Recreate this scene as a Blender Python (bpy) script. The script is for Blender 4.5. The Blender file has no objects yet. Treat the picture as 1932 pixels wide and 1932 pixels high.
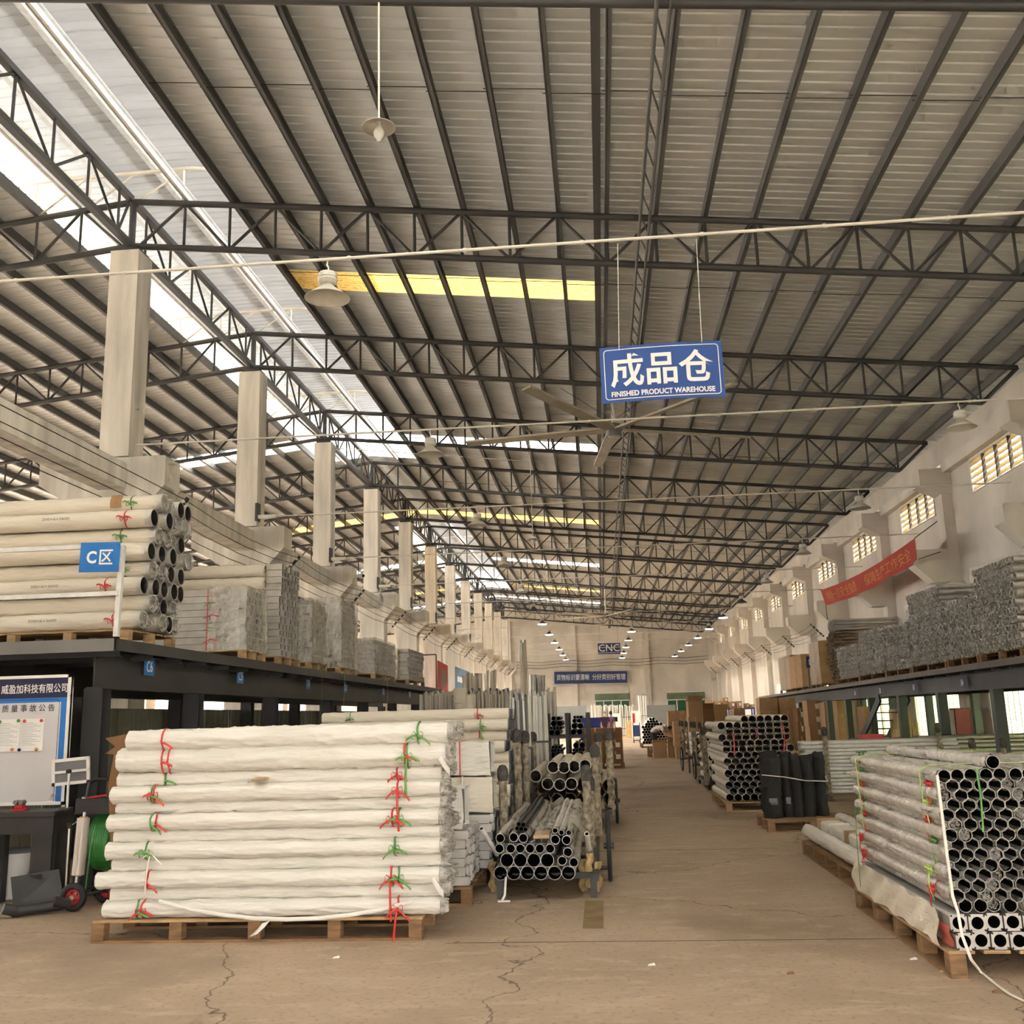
import bpy, math, random
from math import sin, cos, pi, sqrt, radians
from mathutils import Vector, Matrix, noise

random.seed(7)
SC = bpy.context.scene
COL = SC.collection

# ------------------------------------------------------------------ camera
CAM_F, YAW, PITCH, ROLL, CAM_H = 1864.69, .0830, .2042, -.0286, 1.6
_w = Vector((-sin(YAW)*cos(PITCH), cos(YAW)*cos(PITCH), sin(PITCH)))
_r0 = Vector((cos(YAW), sin(YAW), 0)); _u0 = _r0.cross(_w)
_r = _r0*cos(ROLL) + _u0*sin(ROLL); _u = -_r0*sin(ROLL) + _u0*cos(ROLL)
EYE = Vector((0, 0, CAM_H))
cam = bpy.data.cameras.new('camera'); cam.sensor_width = 36; cam.lens = 36*CAM_F/1932; cam.clip_end = 400
camo = bpy.data.objects.new('camera', cam); COL.objects.link(camo)
camo.matrix_world = Matrix.Translation(EYE) @ Matrix((_r, _u, -_w)).transposed().to_4x4()
SC.camera = camo

# ------------------------------------------------------------------ sky, lights, exposure
W = bpy.data.worlds.new('sky'); SC.world = W; W.use_nodes = True
bg = W.node_tree.nodes['Background']
bg.inputs[0].default_value = (1.0, .978, .94, 1); bg.inputs[1].default_value = 2.0
sun = bpy.data.lights.new('sun', 'SUN'); sun.energy = 7.0; sun.angle = .03; sun.color = (1, .95, .87)
suno = bpy.data.objects.new('sun', sun); COL.objects.link(suno)
suno.rotation_euler = (0, math.radians(-32), math.radians(-25))       # high sun from the left
SC.view_settings.view_transform = 'Standard'; SC.view_settings.look = 'None'
SC.view_settings.exposure = 2.25; SC.view_settings.gamma = 1
SC.view_settings.use_curve_mapping = False
try:
    SC.cycles.max_bounces = 6; SC.cycles.diffuse_bounces = 4; SC.cycles.glossy_bounces = 2; SC.cycles.use_adaptive_sampling = True; SC.cycles.adaptive_threshold = .1; SC.cycles.adaptive_min_samples = 8
    SC.cycles.transmission_bounces = 4; SC.cycles.transparent_max_bounces = 8
    SC.cycles.caustics_reflective = False; SC.cycles.caustics_refractive = False
    SC.cycles.sample_clamp_indirect = 6
except Exception:
    pass

# ------------------------------------------------------------------ pixel -> place (1932 frame)
def ray(x, y): return _r*((x-966)/CAM_F) - _u*((y-966)/CAM_F) + _w
def onz(x, y, z=0.0):
    d = ray(x, y); return EYE + d*((z-CAM_H)/d.z)
def onx(x, y, X):
    d = ray(x, y); return EYE + d*(X/d.x)
def ony(x, y, Y):
    d = ray(x, y); return EYE + d*(Y/d.y)

# ------------------------------------------------------------------ materials
MATS = {}
def mat(name, col, rough=.6, metal=0., var=.12, vs=2.5, bump=0., bs=18., stretch=None, spec=.5, alpha=1., col2=None, trans=0., emit=None, coord='Object', sheen=0):
    if name in MATS: return MATS[name]
    m = bpy.data.materials.new(name); m.use_nodes = True; MATS[name] = m
    nt = m.node_tree; N = nt.nodes; L = nt.links
    b = N['Principled BSDF']
    b.inputs['Roughness'].default_value = rough; b.inputs['Metallic'].default_value = metal
    b.inputs['Specular IOR Level'].default_value = spec; b.inputs['Alpha'].default_value = alpha
    tc = N.new('ShaderNodeTexCoord'); mp = N.new('ShaderNodeMapping')
    L.new(tc.outputs[coord], mp.inputs[0])
    if stretch: mp.inputs['Scale'].default_value = stretch
    nz = N.new('ShaderNodeTexNoise'); nz.inputs['Scale'].default_value = vs; nz.inputs['Detail'].default_value = 5
    L.new(mp.outputs[0], nz.inputs['Vector'])
    mx = N.new('ShaderNodeMix'); mx.data_type = 'RGBA'
    c2 = col2 or tuple(c*(1-var) for c in col)
    c1 = col if col2 else tuple(min(1, c*(1+var)) for c in col)
    mx.inputs[6].default_value = (*c1, 1); mx.inputs[7].default_value = (*c2, 1)
    rp = N.new('ShaderNodeMapRange'); rp.inputs[1].default_value = .3; rp.inputs[2].default_value = .7
    L.new(nz.outputs[0], rp.inputs[0]); L.new(rp.outputs[0], mx.inputs[0]); L.new(mx.outputs[2], b.inputs['Base Color'])
    if bump:
        n2 = N.new('ShaderNodeTexNoise'); n2.inputs['Scale'].default_value = bs; n2.inputs['Detail'].default_value = 6
        L.new(mp.outputs[0], n2.inputs['Vector'])
        bp = N.new('ShaderNodeBump'); bp.inputs['Strength'].default_value = bump; bp.inputs['Distance'].default_value = .02
        L.new(n2.outputs[0], bp.inputs['Height']); L.new(bp.outputs[0], b.inputs['Normal'])
    if trans:
        t = N.new('ShaderNodeBsdfTranslucent'); L.new(mx.outputs[2], t.inputs[0])
        ms = N.new('ShaderNodeMixShader'); ms.inputs[0].default_value = trans
        L.new(b.outputs[0], ms.inputs[1]); L.new(t.outputs[0], ms.inputs[2])
        L.new(ms.outputs[0], N['Material Output'].inputs[0])
    if emit:
        b.inputs['Emission Color'].default_value = (*emit[0], 1); b.inputs['Emission Strength'].default_value = emit[1]
    return m

M = dict(
    steel=mat('dark_painted_steel', (.058, .057, .056), .55, .2, .2, 1.5, .05, 30),
    mezz=mat('mezzanine_steel', (.048, .047, .046), .55, .15, .25, 1.2, .05, 25),
    mezzedge=mat('deck_edge_steel', (.19, .185, .175), .55, .2, .15, 2),
    greenpost=mat('dark_green_post_paint', (.05, .062, .056), .5, .1, .2, 2),
    purlin=mat('roof_purlin_paint', (.13, .13, .128), .6, .1, .15, 1.2),
    galv=mat('galvanised_and_lit_purlin', (.74, .73, .70), .45, .1, .12, 8),  # pale enough to put the roof opening's daylight into the purlins
    cream=mat('cream_pipe_paint', (.62, .55, .44), .5, 0, .15, 3),
    sheet=mat('roof_sheet_underside', (.72, .75, .775), .5, .1, .1, .35, 0, 10, (.4, 3, 1)),
    sheet2=mat('roof_sheet_underside_newer', (.72, .725, .72), .5, .1, .1, .35, 0, 10, (.4, 3, 1)),
    monsheet=mat('monitor_roof_sheet', (.50, .51, .52), .4, .1, .12, .8, 0, 10, (.4, 3, 1), trans=.03),  # slight translucency added so the underside glows
    concrete=mat('painted_column_concrete', (.72, .67, .59), .8, 0, .26, 1.3, .25, 22, (2.5, 2.5, .35)),
    wall=mat('cream_wall_plaster', (.72, .665, .585), .85, 0, .13, .8, .12, 14, (1, 1, .6)),
    whitepipe=mat('white_conduit', (.72, .68, .6), .4),
    wood=mat('pallet_wood', (.23, .13, .06), .8, 0, .3, 6, .25, 40, (1, 1, 5)),
    woodpale=mat('pallet_wood_pale', (.42, .27, .135), .8, 0, .3, 6, .25, 40, (1, 1, 5)),
    fabric=mat('white_woven_wrap', (.72, .69, .62), .7, 0, .06, 2.2, .7, 24, (.22, 1, 1)),
    fabric2=mat('cream_woven_wrap', (.74, .67, .55), .7, 0, .08, 2.2, .7, 24, (.22, 1, 1)),
    crumple=mat('crumpled_grey_film', (.40, .375, .33), .35, 0, .4, 22, .8, 45),
    film=mat('milky_stretch_film', (.74, .70, .64), .25, .35, .15, 7, .8, 26, (1, .3, 1), spec=.8),
    filmclear=mat('clear_stretch_film', (.66, .62, .55), .2, 0, .25, 9, 1., 18, alpha=.38, spec=.9),
    filmthin=mat('thin_clear_film', (.70, .66, .58), .15, 0, .2, 9, 1., 18, alpha=.13, spec=1.),
    filmgrey=mat('grey_wrinkled_film', (.70, .66, .58), .16, .1, .3, 10, 1., 20, (1, 1, .35), alpha=.45, spec=1.),
    tubemetal=mat('aluminium_tube', (.60, .58, .54), .35, .6, .1, 5),
    bore=mat('dark_tube_bore', (.007, .007, .0065), .9, 0, .2, 5, spec=.05),  # near-black puts the shade inside the tubes into the colour
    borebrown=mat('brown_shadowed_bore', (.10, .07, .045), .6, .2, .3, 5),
    profile=mat('mill_finish_profile', (.56, .53, .48), .4, .5, .15, 5),
    black=mat('black_cloth', (.012, .012, .012), .8, 0, .3, 3, .3, 15),
    blacksteel=mat('black_painted_steel', (.035, .034, .034), .5, .2, .3, 3, .1, 20),
    card=mat('brown_cardboard', (.36, .215, .105), .8, 0, .12, 2.5),
    card2=mat('dark_brown_cardboard', (.22, .115, .05), .8, 0, .15, 2.5),
    cardpale=mat('pale_cardboard', (.62, .45, .20), .8, 0, .1, 2.5),
    pipebrown=mat('brown_dusty_pipe', (.27, .20, .13), .6, .1, .3, 5),
    tape=mat('parcel_tape', (.45, .29, .14), .35, 0, .1, 4),
    paper=mat('white_paper', (.80, .78, .74), .7, 0, .04, 6),
    red=mat('red_ribbon', (.62, .035, .03), .4, 0, .15, 10),
    green=mat('green_ribbon', (.10, .30, .06), .4, 0, .2, 10),
    lime=mat('lime_ribbon', (.48, .66, .16), .4, 0, .2, 10),
    whiterib=mat('white_ribbon', (.75, .70, .60), .4, 0, .1, 10),
    blue=mat('blue_sign_face', (.020, .075, .30), .45, 0, .04, 3),
    bluelight=mat('bright_blue_sign_face', (.015, .17, .52), .45, 0, .04, 3),
    navy=mat('navy_print', (.012, .012, .055), .45, 0, .05, 3),
    bannerblue=mat('navy_banner', (.018, .045, .16), .6, 0, .08, 3),
    bannerred=mat('red_banner_cloth', (.42, .035, .022), .7, 0, .12, 3),
    gold=mat('orange_lettering', (.60, .20, .05), .7, 0, .05, 3),
    white=mat('white_paint', (.78, .76, .72), .45, 0, .04, 4),
    lettering=mat('white_lettering', (.85, .82, .78), .5, 0, .02, 4),
    lettdark=mat('dark_lettering', (.02, .02, .03), .5, 0, .02, 4),
    board=mat('whiteboard_face', (.60, .58, .585), .35, 0, .03, 2),
    greycard=mat('grey_board', (.16, .16, .165), .6, 0, .1, 4),
    chrome=mat('chrome', (.75, .74, .72), .18, 1, .05, 5),
    rubber=mat('black_rubber', (.02, .02, .02), .7, 0, .2, 8),
    redpaint=mat('red_wheel_paint', (.50, .025, .03), .35, 0, .1, 6),
    strap=mat('green_strapping', (.05, .26, .05), .3, 0, .25, 6, .3, 30, (1, 8, 1)),
    rag=mat('dirty_rag_wrap', (.30, .25, .18), .85, 0, .6, 16, .9, 22),
    ragdark=mat('dark_rag_wrap', (.07, .063, .055), .85, 0, .5, 16, .8, 22),
    fence=mat('green_grey_fence_panel', (.30, .29, .23), .6, .1, .15, 1.5, 0, 10, (3, 3, .4)),
    bluecrate=mat('blue_plastic_crate', (.03, .05, .32), .45, 0, .1, 4),
    greywall=mat('grey_partition', (.17, .175, .17), .7, 0, .08, 2),
    glassgreen=mat('greenish_glazing', (.14, .20, .10), .25, 0, .2, 2),
    glassdark=mat('dark_green_glazing', (.015, .09, .035), .2, 0, .2, 2),
    fan=mat('fan_blade', (.42, .38, .30), .5, 0, .2, 3),
    shade=mat('lamp_shade_enamel', (.62, .59, .52), .4, 0, .08, 3),
    shadedark=mat('dark_lamp_shade', (.10, .095, .085), .4, .2, .1, 3),
    bulb=mat('unlit_glass_bulb', (.80, .78, .72), .12, 0, .03, 4, alpha=.75),
    lamplit=mat('lit_lamp_diffuser', (.9, .9, .85), .4, 0, .01, 3, emit=((1, .95, .85), 9)),
    skin=mat('skin', (.50, .30, .20), .55, 0, .06, 8),
    hair=mat('black_hair', (.012, .010, .009), .6, 0, .2, 20),
    shirtw=mat('white_shirt', (.78, .75, .72), .8, 0, .04, 6),
    shirtp=mat('purple_shirt', (.075, .03, .07), .8, 0, .15, 6),
    trousers=mat('dark_trousers', (.03, .03, .04), .8, 0, .15, 6),
    skywhite=mat('white_fibreglass_sheet', (.88, .88, .84), .4, 0, .12, 3, trans=.85),
    skyyellow=mat('aged_yellow_fibreglass_sheet', (.90, .64, .20), .4, 0, .1, 16, 0, 10, (.8, 3, 1), col2=(.42, .22, .04), trans=.26),
    monleft=mat('monitor_sheet_sunlit_left', (.80, .70, .54), .45, 0, .1, 1.5, trans=.16),  # translucent cream puts sun bounced off the roof into this strip
    louvre=mat('aged_louvre_slat', (.66, .55, .34), .5, 0, .2, 5, trans=.35),
    frosted=mat('frosted_yellow_pane', (.82, .86, .66), .4, 0, .12, 3, trans=.75),
    wire=mat('dark_cable', (.03, .028, .026), .6, 0, .2, 5),
)

def floor_material():
    m = bpy.data.materials.new('worn_concrete_floor'); m.use_nodes = True
    nt = m.node_tree; N = nt.nodes; L = nt.links; b = N['Principled BSDF']
    tc = N.new('ShaderNodeTexCoord')
    def nz(s, d=6, st=None, dist=0):
        n = N.new('ShaderNodeTexNoise'); n.inputs['Scale'].default_value = s; n.inputs['Detail'].default_value = d
        n.inputs['Distortion'].default_value = dist
        mp = N.new('ShaderNodeMapping'); mp.inputs['Scale'].default_value = st or (1, 1, 1)
        L.new(tc.outputs['Object'], mp.inputs[0]); L.new(mp.outputs[0], n.inputs[0]); return n
    def mixc(fac, a, bcol):
        x = N.new('ShaderNodeMix'); x.data_type = 'RGBA'
        L.new(fac, x.inputs[0])
        for i, v in ((6, a), (7, bcol)):
            if isinstance(v, tuple): x.inputs[i].default_value = (*v, 1)
            else: L.new(v, x.inputs[i])
        return x.outputs[2]
    def ramp(o, a, c):
        r = N.new('ShaderNodeMapRange'); r.inputs[1].default_value = a; r.inputs[2].default_value = c; L.new(o, r.inputs[0]); return r.outputs[0]
    c = mixc(ramp(nz(.7, 7).outputs[0], .35, .65), (.46, .345, .24), (.365, .27, .185))
    c = mixc(ramp(nz(3.2, 8, (1, 2.2, 1), .6).outputs[0], .52, .72), c, (.50, .39, .28))
    c = mixc(ramp(nz(26, 4).outputs[0], .55, .8), c, (.25, .18, .12))
    c = mixc(ramp(nz(.35, 3).outputs[0], .56, .70), c, (.29, .215, .15))
    vo = N.new('ShaderNodeTexVoronoi'); vo.feature = 'DISTANCE_TO_EDGE'; vo.inputs['Scale'].default_value = .30
    nn = nz(1.6, 6); wp = N.new('ShaderNodeVectorMath'); wp.operation = 'MULTIPLY_ADD'; wp.inputs[1].default_value = (.9, .9, 0)
    L.new(nn.outputs['Color'], wp.inputs[0]); L.new(tc.outputs['Object'], wp.inputs[2]); L.new(wp.outputs[0], vo.inputs['Vector'])
    c = mixc(ramp(vo.outputs['Distance'], 0.0032, 0.0), c, (.10, .07, .05))
    L.new(c, b.inputs['Base Color']); b.inputs['Roughness'].default_value = .62
    b.inputs['Specular IOR Level'].default_value = .3
    bp = N.new('ShaderNodeBump'); bp.inputs['Strength'].default_value = .15; L.new(nz(30, 6).outputs[0], bp.inputs['Height']); L.new(bp.outputs[0], b.inputs['Normal'])
    return m
M['floor'] = floor_material()

# ------------------------------------------------------------------ mesh helpers
class MB:
    def __init__(s): s.v = []; s.f = []; s.sm = []
    def add(s, vs, fs, smooth=False):
        o = len(s.v); s.v += [tuple(v) for v in vs]
        for f in fs: s.f.append(tuple(i+o for i in f)); s.sm.append(smooth)
        return s
    def box(s, a, b):
        x0, y0, z0 = a; x1, y1, z1 = b
        return s.add([(x0,y0,z0),(x1,y0,z0),(x1,y1,z0),(x0,y1,z0),(x0,y0,z1),(x1,y0,z1),(x1,y1,z1),(x0,y1,z1)],
              [(0,3,2,1),(4,5,6,7),(0,1,5,4),(1,2,6,5),(2,3,7,6),(3,0,4,7)])
    def cbox(s, c, d): return s.box([c[i]-d[i]/2 for i in range(3)], [c[i]+d[i]/2 for i in range(3)])
    def bevbox(s, a, b, e=.01):
        x0,y0,z0 = a; x1,y1,z1 = b
        vs = []; idx = {}
        for ix, X in ((0,x0),(1,x1)):
            for iy, Y in ((0,y0),(1,y1)):
                for iz, Z in ((0,z0),(1,z1)):
                    sx, sy, sz = (1-2*ix)*e, (1-2*iy)*e, (1-2*iz)*e
                    for k, p in enumerate(((X, Y+sy, Z+sz), (X+sx, Y, Z+sz), (X+sx, Y+sy, Z))):
                        idx[(ix,iy,iz,k)] = len(vs); vs.append(p)
        g = lambda *q: idx[q]
        fs = []
        for i in (0,1): fs.append((g(i,0,0,0),g(i,1,0,0),g(i,1,1,0),g(i,0,1,0)))
        for i in (0,1): fs.append((g(0,i,0,1),g(1,i,0,1),g(1,i,1,1),g(0,i,1,1)))
        for i in (0,1): fs.append((g(0,0,i,2),g(1,0,i,2),g(1,1,i,2),g(0,1,i,2)))
        for i in (0,1):
            for j in (0,1):
                fs.append((g(i,j,0,0),g(i,j,1,0),g(i,j,1,1),g(i,j,0,1)))
                fs.append((g(i,0,j,0),g(i,1,j,0),g(i,1,j,2),g(i,0,j,2)))
                fs.append((g(0,i,j,1),g(1,i,j,1),g(1,i,j,2),g(0,i,j,2)))
                for k in (0,1): fs.append((g(i,j,k,0),g(i,j,k,1),g(i,j,k,2)))
        return s.add(vs, fs)
    def _fr(s, p, q):
        p = Vector(p); q = Vector(q); d = (q-p); L = d.length; d = d/L if L else Vector((0,0,1))
        a = Vector((0,0,1)) if abs(d.z) < .95 else Vector((0,1,0))
        n = d.cross(a).normalized(); m = n.cross(d); return p, q, d, n, m
    def bar(s, p, q, w, h=None):
        h = h or w; p, q, d, n, m = s._fr(p, q)
        o = [n*(-w/2)+m*(-h/2), n*(w/2)+m*(-h/2), n*(w/2)+m*(h/2), n*(-w/2)+m*(h/2)]
        return s.add([p+k for k in o]+[q+k for k in o], [(3,2,1,0),(4,5,6,7),(0,1,5,4),(1,2,6,5),(2,3,7,6),(3,0,4,7)])
    def cyl(s, p, q, r, n=10, r2=None, cap=True, smooth=True):
        r2 = r if r2 is None else r2; p, q, d, a, b = s._fr(p, q)
        vs = [p+(a*cos(2*pi*i/n)+b*sin(2*pi*i/n))*r for i in range(n)] + [q+(a*cos(2*pi*i/n)+b*sin(2*pi*i/n))*r2 for i in range(n)]
        s.add(vs, [(i, (i+1)%n, n+(i+1)%n, n+i) for i in range(n)], smooth)
        if cap: s.add(vs, [tuple(range(n-1,-1,-1)), tuple(range(n, 2*n))])
        return s
    def path(s, pts, r, n=6):
        for a, b in zip(pts, pts[1:]): s.cyl(a, b, r, n)
        return s
    def pipe(s, p, q, ro, ri, n=16):
        p, q, d, a, b = s._fr(p, q)
        R = [a*cos(2*pi*i/n)+b*sin(2*pi*i/n) for i in range(n)]
        vs = [p+k*ro for k in R]+[q+k*ro for k in R]+[p+k*ri for k in R]+[q+k*ri for k in R]
        s.add(vs, [(i,(i+1)%n,n+(i+1)%n,n+i) for i in range(n)]+[(2*n+i,3*n+i,3*n+(i+1)%n,2*n+(i+1)%n) for i in range(n)], True)
        return s.add(vs, [(i,2*n+i,2*n+(i+1)%n,(i+1)%n) for i in range(n)]+[(n+i,n+(i+1)%n,3*n+(i+1)%n,3*n+i) for i in range(n)])
    def lathe(s, c, prof, n=20, axis='Z', smooth=True):
        c = Vector(c); vs = []
        for r, h in prof:
            for i in range(n):
                x, y = r*cos(2*pi*i/n), r*sin(2*pi*i/n)
                vs.append(c+(Vector((x,y,h)) if axis == 'Z' else Vector((h,x,y)) if axis == 'X' else Vector((x,h,y))))
        fs = [(k*n+i, k*n+(i+1)%n, (k+1)*n+(i+1)%n, (k+1)*n+i) for k in range(len(prof)-1) for i in range(n)]
        return s.add(vs, fs, smooth)
    def torus(s, c, R, r, axis='X', n=28, m=8):
        c = Vector(c); vs = []
        for i in range(n):
            a = 2*pi*i/n
            for j in range(m):
                b = 2*pi*j/m; q = R+r*cos(b); h = r*sin(b)
                vs.append(c+(Vector((h,q*cos(a),q*sin(a))) if axis == 'X' else Vector((q*cos(a),h,q*sin(a))) if axis == 'Y' else Vector((q*cos(a),q*sin(a),h))))
        return s.add(vs, [(i*m+j, ((i+1)%n)*m+j, ((i+1)%n)*m+(j+1)%m, i*m+(j+1)%m) for i in range(n) for j in range(m)], True)
    def strip(s, pts, w, side, th=.0015):
        """a ribbon along pts, width w along the vector 'side'"""
        sd = Vector(side).normalized()*w/2; pts = [Vector(p) for p in pts]; n = len(pts); vs = []
        for i, p in enumerate(pts):
            t = (pts[min(i+1,n-1)]-pts[max(i-1,0)])
            nn = t.cross(sd); nn = nn.normalized()*th if nn.length > 1e-9 else Vector((0,0,th))
            vs += [p-sd, p+sd, p+sd+nn, p-sd+nn]
        fs = []
        for i in range(n-1):
            a = i*4; b = a+4
            fs += [(a,a+1,b+1,b),(a+1,a+2,b+2,b+1),(a+2,a+3,b+3,b+2),(a+3,a,b,b+3)]
        return s.add(vs, fs, True)
    def grid(s, fn, nu, nv, smooth=True):
        vs = [fn(i/nu, j/nv) for i in range(nu+1) for j in range(nv+1)]
        return s.add(vs, [(i*(nv+1)+j, (i+1)*(nv+1)+j, (i+1)*(nv+1)+j+1, i*(nv+1)+j+1) for i in range(nu) for j in range(nv)], smooth)
    def xf(s, mtx):
        s.v = [tuple(mtx @ Vector(v)) for v in s.v]; return s
    def mesh(s, name, m=None, off=None):
        me = bpy.data.meshes.new(name)
        if off is not None: s.v = [(x-off[0], y-off[1], z-off[2]) for x, y, z in s.v]
        me.from_pydata(s.v, [], s.f)
        me.polygons.foreach_set('use_smooth', s.sm)
        if m: me.materials.append(m)
        me.update(); return me

ORG = {}
def link(o): COL.objects.link(o); return o
def tag(o, label, cat, group=None, kind=None):
    if label: o['label'] = label
    if cat: o['category'] = cat
    if group: o['group'] = group
    if kind: o['kind'] = kind
    return o
def thing(name, label, cat, loc, group=None, rotz=0):
    o = link(bpy.data.objects.new(name, None)); o.empty_display_size = .1
    o.location = loc; o.rotation_euler = (0, 0, rotz); ORG[o.name] = Vector(loc)
    return tag(o, label, cat, group)
def part(name, mb, m, root, label=None):
    """mesh in world coordinates hung under root (root not rotated)"""
    off = ORG[root.name]
    o = link(bpy.data.objects.new(name, mb.mesh(name, m, off))); o.parent = root
    ORG[o.name] = off.copy()
    if label: o['label'] = label
    return o
def lpart(name, me, root, loc=(0,0,0), label=None, rot=(0,0,0)):
    """shared mesh, placed in root's own frame"""
    o = link(bpy.data.objects.new(name, me)); o.parent = root; o.location = loc; o.rotation_euler = rot
    if label: o['label'] = label
    return o
def solo(name, mb, m, label, cat, group=None, base=None):
    """a thing that is one mesh, origin at its base"""
    if base is None:
        xs = [v[0] for v in mb.v]; ys = [v[1] for v in mb.v]; zs = [v[2] for v in mb.v]
        base = ((min(xs)+max(xs))/2, (min(ys)+max(ys))/2, min(zs))
    o = link(bpy.data.objects.new(name, mb.mesh(name, m, base))); o.location = base; ORG[o.name] = Vector(base)
    return tag(o, label, cat, group)
def struct(name, mb, m, parent=None):
    off = ORG[parent.name] if parent else None
    o = link(bpy.data.objects.new(name, mb.mesh(name, m, off)))
    ORG[o.name] = off.copy() if parent else Vector((0,0,0))
    if parent: o.parent = parent
    else: o['kind'] = 'structure'
    return o
def copy_tree(o, loc=None, label=None, group=None, parent=None):
    c = link(o.copy()); c.parent = parent
    if parent is None and loc is not None: c.location = loc; ORG[c.name] = Vector(loc)
    if label: c['label'] = label
    if group: c['group'] = group
    for ch in o.children: copy_tree(ch, parent=c)
    return c
_ONE = ['first','second','third','fourth','fifth','sixth','seventh','eighth','ninth']
NTH = _ONE+['tenth','eleventh','twelfth','thirteenth','fourteenth','fifteenth','sixteenth','seventeenth','eighteenth','nineteenth']
for _t, _o in (('twenty','twentieth'),('thirty','thirtieth'),('forty','fortieth'),('fifty','fiftieth'),('sixty','sixtieth'),('seventy','seventieth')): NTH += [_o]+[_t+'-'+k for k in _ONE]
def nth(i): return NTH[i]

def text_mesh(s, h, m, bold=.0, wide=None, depth=.002, spacing=1.0):
    """lettering in its own XY plane, centred; glyph height about h; squeezed to width 'wide'"""
    cu = bpy.data.curves.new('lettering', 'FONT'); cu.body = s; cu.size = h*1.12; cu.offset = bold*h; cu.extrude = depth/2
    cu.align_x = 'CENTER'; cu.align_y = 'CENTER'; cu.space_character = spacing; cu.resolution_u = 3
    o = link(bpy.data.objects.new('lettering', cu))
    dg = bpy.context.evaluated_depsgraph_get(); me = bpy.data.meshes.new_from_object(o.evaluated_get(dg))
    bpy.data.objects.remove(o)
    xs = [v.co.x for v in me.vertices]; ys = [v.co.y for v in me.vertices]
    cx, cy = (min(xs)+max(xs))/2, (min(ys)+max(ys))/2; sy = h/(max(ys)-min(ys))
    sx = wide/(max(xs)-min(xs)) if wide else sy
    for v in me.vertices: v.co = ((v.co.x-cx)*sx, (v.co.y-cy)*sy, v.co.z)
    me.materials.clear(); me.materials.append(m); me.name = 'lettering'
    return me
FACE_CAM = (pi/2, 0, 0)      # lettering plane facing -Y
# ================================================================== THE HALL
RIDGE_X, WALL_X, FAR_Y, LEFT_X = -7.6, 9.57, 84.0, -25.0
Y0, BAY = 14.67, 6.0
def tcz(X): return 10.43 - .11*abs(X-RIDGE_X)         # truss top chord centre
ZS = .24                                               # sheet above the chord

# floor
mb = MB(); mb.box((LEFT_X-1, -3.2, -.2), (WALL_X+.3, FAR_Y+.5, 0)); floor = struct('floor', mb, M['floor'])
mb = MB(); mb.box((-.22, 8.05, .0005), (-.06, 9.2, .002)); struct('floor_mark', mb, mat('worn_yellow_line', (.24, .165, .075), .7, 0, .3, 5), floor)
mb = MB(); mb.box((-70, -60, -.25), (70, 110, -.205)); struct('ground', mb, mat('pale_yard_concrete', (.50, .46, .40), .8, 0, .1, .3))  # unseen yard, kept pale to bounce daylight into the hall
# shallow saw-cut joints across the floor
for k, yy in enumerate((7.6, 12.4, 17.3, 22.2)):
    mb = MB(); mb.box((-1.2, yy, .0004), (LEFT_X if False else 2.0, yy+.012, .0012)); struct('floor_joint', mb, M['wire'], floor)

# ---- right wall with window holes
def wall_with_holes(name, X, th, y0, y1, z0, z1, holes, m):
    ys = sorted({y0, y1, *[h[0] for h in holes], *[h[1] for h in holes]}); zs = sorted({z0, z1, *[h[2] for h in holes], *[h[3] for h in holes]})
    mb = MB()
    for a, b in zip(ys, ys[1:]):
        run = None
        for c, d in zip(zs, zs[1:]):
            cy, cz = (a+b)/2, (c+d)/2
            if any(h[0] < cy < h[1] and h[2] < cz < h[3] for h in holes):
                if run: mb.box((X, a, run[0]), (X+th, b, run[1])); run = None
            else: run = (run[0], d) if run else (c, d)
        if run: mb.box((X, a, run[0]), (X+th, b, run[1]))
    return struct(name, mb, m)
UPW = [(22.05+6*i, 25.21+6*i, 6.78, 7.655) for i in range(-2, 10)]
LOW = [(21.4+6*i, 25.9+6*i, .6, 2.95) for i in range(-2, 6)]
SLOT = [(Y0+.55+6*i, Y0+5.95+6*i, 7.98, 8.06) for i in range(-2, 12)]
wr = wall_with_holes('wall_right', WALL_X, .25, 1.0, FAR_Y, 0, 8.72, UPW+LOW+SLOT, M['wall'])
# ring beam and pilasters on the right wall
for i in range(-1, 12):
    y = Y0+6*i
    mb = MB(); mb.box((WALL_X-.28, y, 0), (WALL_X, y+.5, 7.35)); struct('pilaster', mb, M['wall'], wr)
    mb = MB(); mb.bevbox((8.75, y-.05, 7.35), (WALL_X, y+.55, 7.80), .01)
    mb.add([(8.75,y-.05,7.35),(WALL_X-.28,y-.05,7.10),(WALL_X,y-.05,7.10),(WALL_X,y-.05,7.35),(8.75,y+.55,7.35),(WALL_X-.28,y+.55,7.10),(WALL_X,y+.55,7.10),(WALL_X,y+.55,7.35)],
           [(0,1,2,3),(7,6,5,4),(0,4,5,1),(1,5,6,2)])
    struct('bearing_block', mb, M['wall'], wr)
    mb = MB()                                           # crane corbel
    pr_ = [(WALL_X-.28, 4.75), (WALL_X-.28, 5.62), (8.42, 5.62), (8.38, 5.58), (8.38, 5.22), (8.85, 4.75)]
    n = len(pr_)
    mb.add([(a, y-.02, z) for a, z in pr_]+[(a, y+.52, z) for a, z in pr_], [tuple(range(n)), tuple(range(2*n-1, n-1, -1))]+[(k, n+k, n+(k+1)%n, (k+1)%n) for k in range(n)])
    struct('corbel', mb, M['wall'], wr)
for i in range(-2, 12):
    y = Y0+6*i
    mb = MB(); mb.box((WALL_X-.22, max(1, y+.5), 7.66), (WALL_X, min(FAR_Y, y+6), 7.94)); struct('ring_beam', mb, M['wall'], wr)
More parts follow.
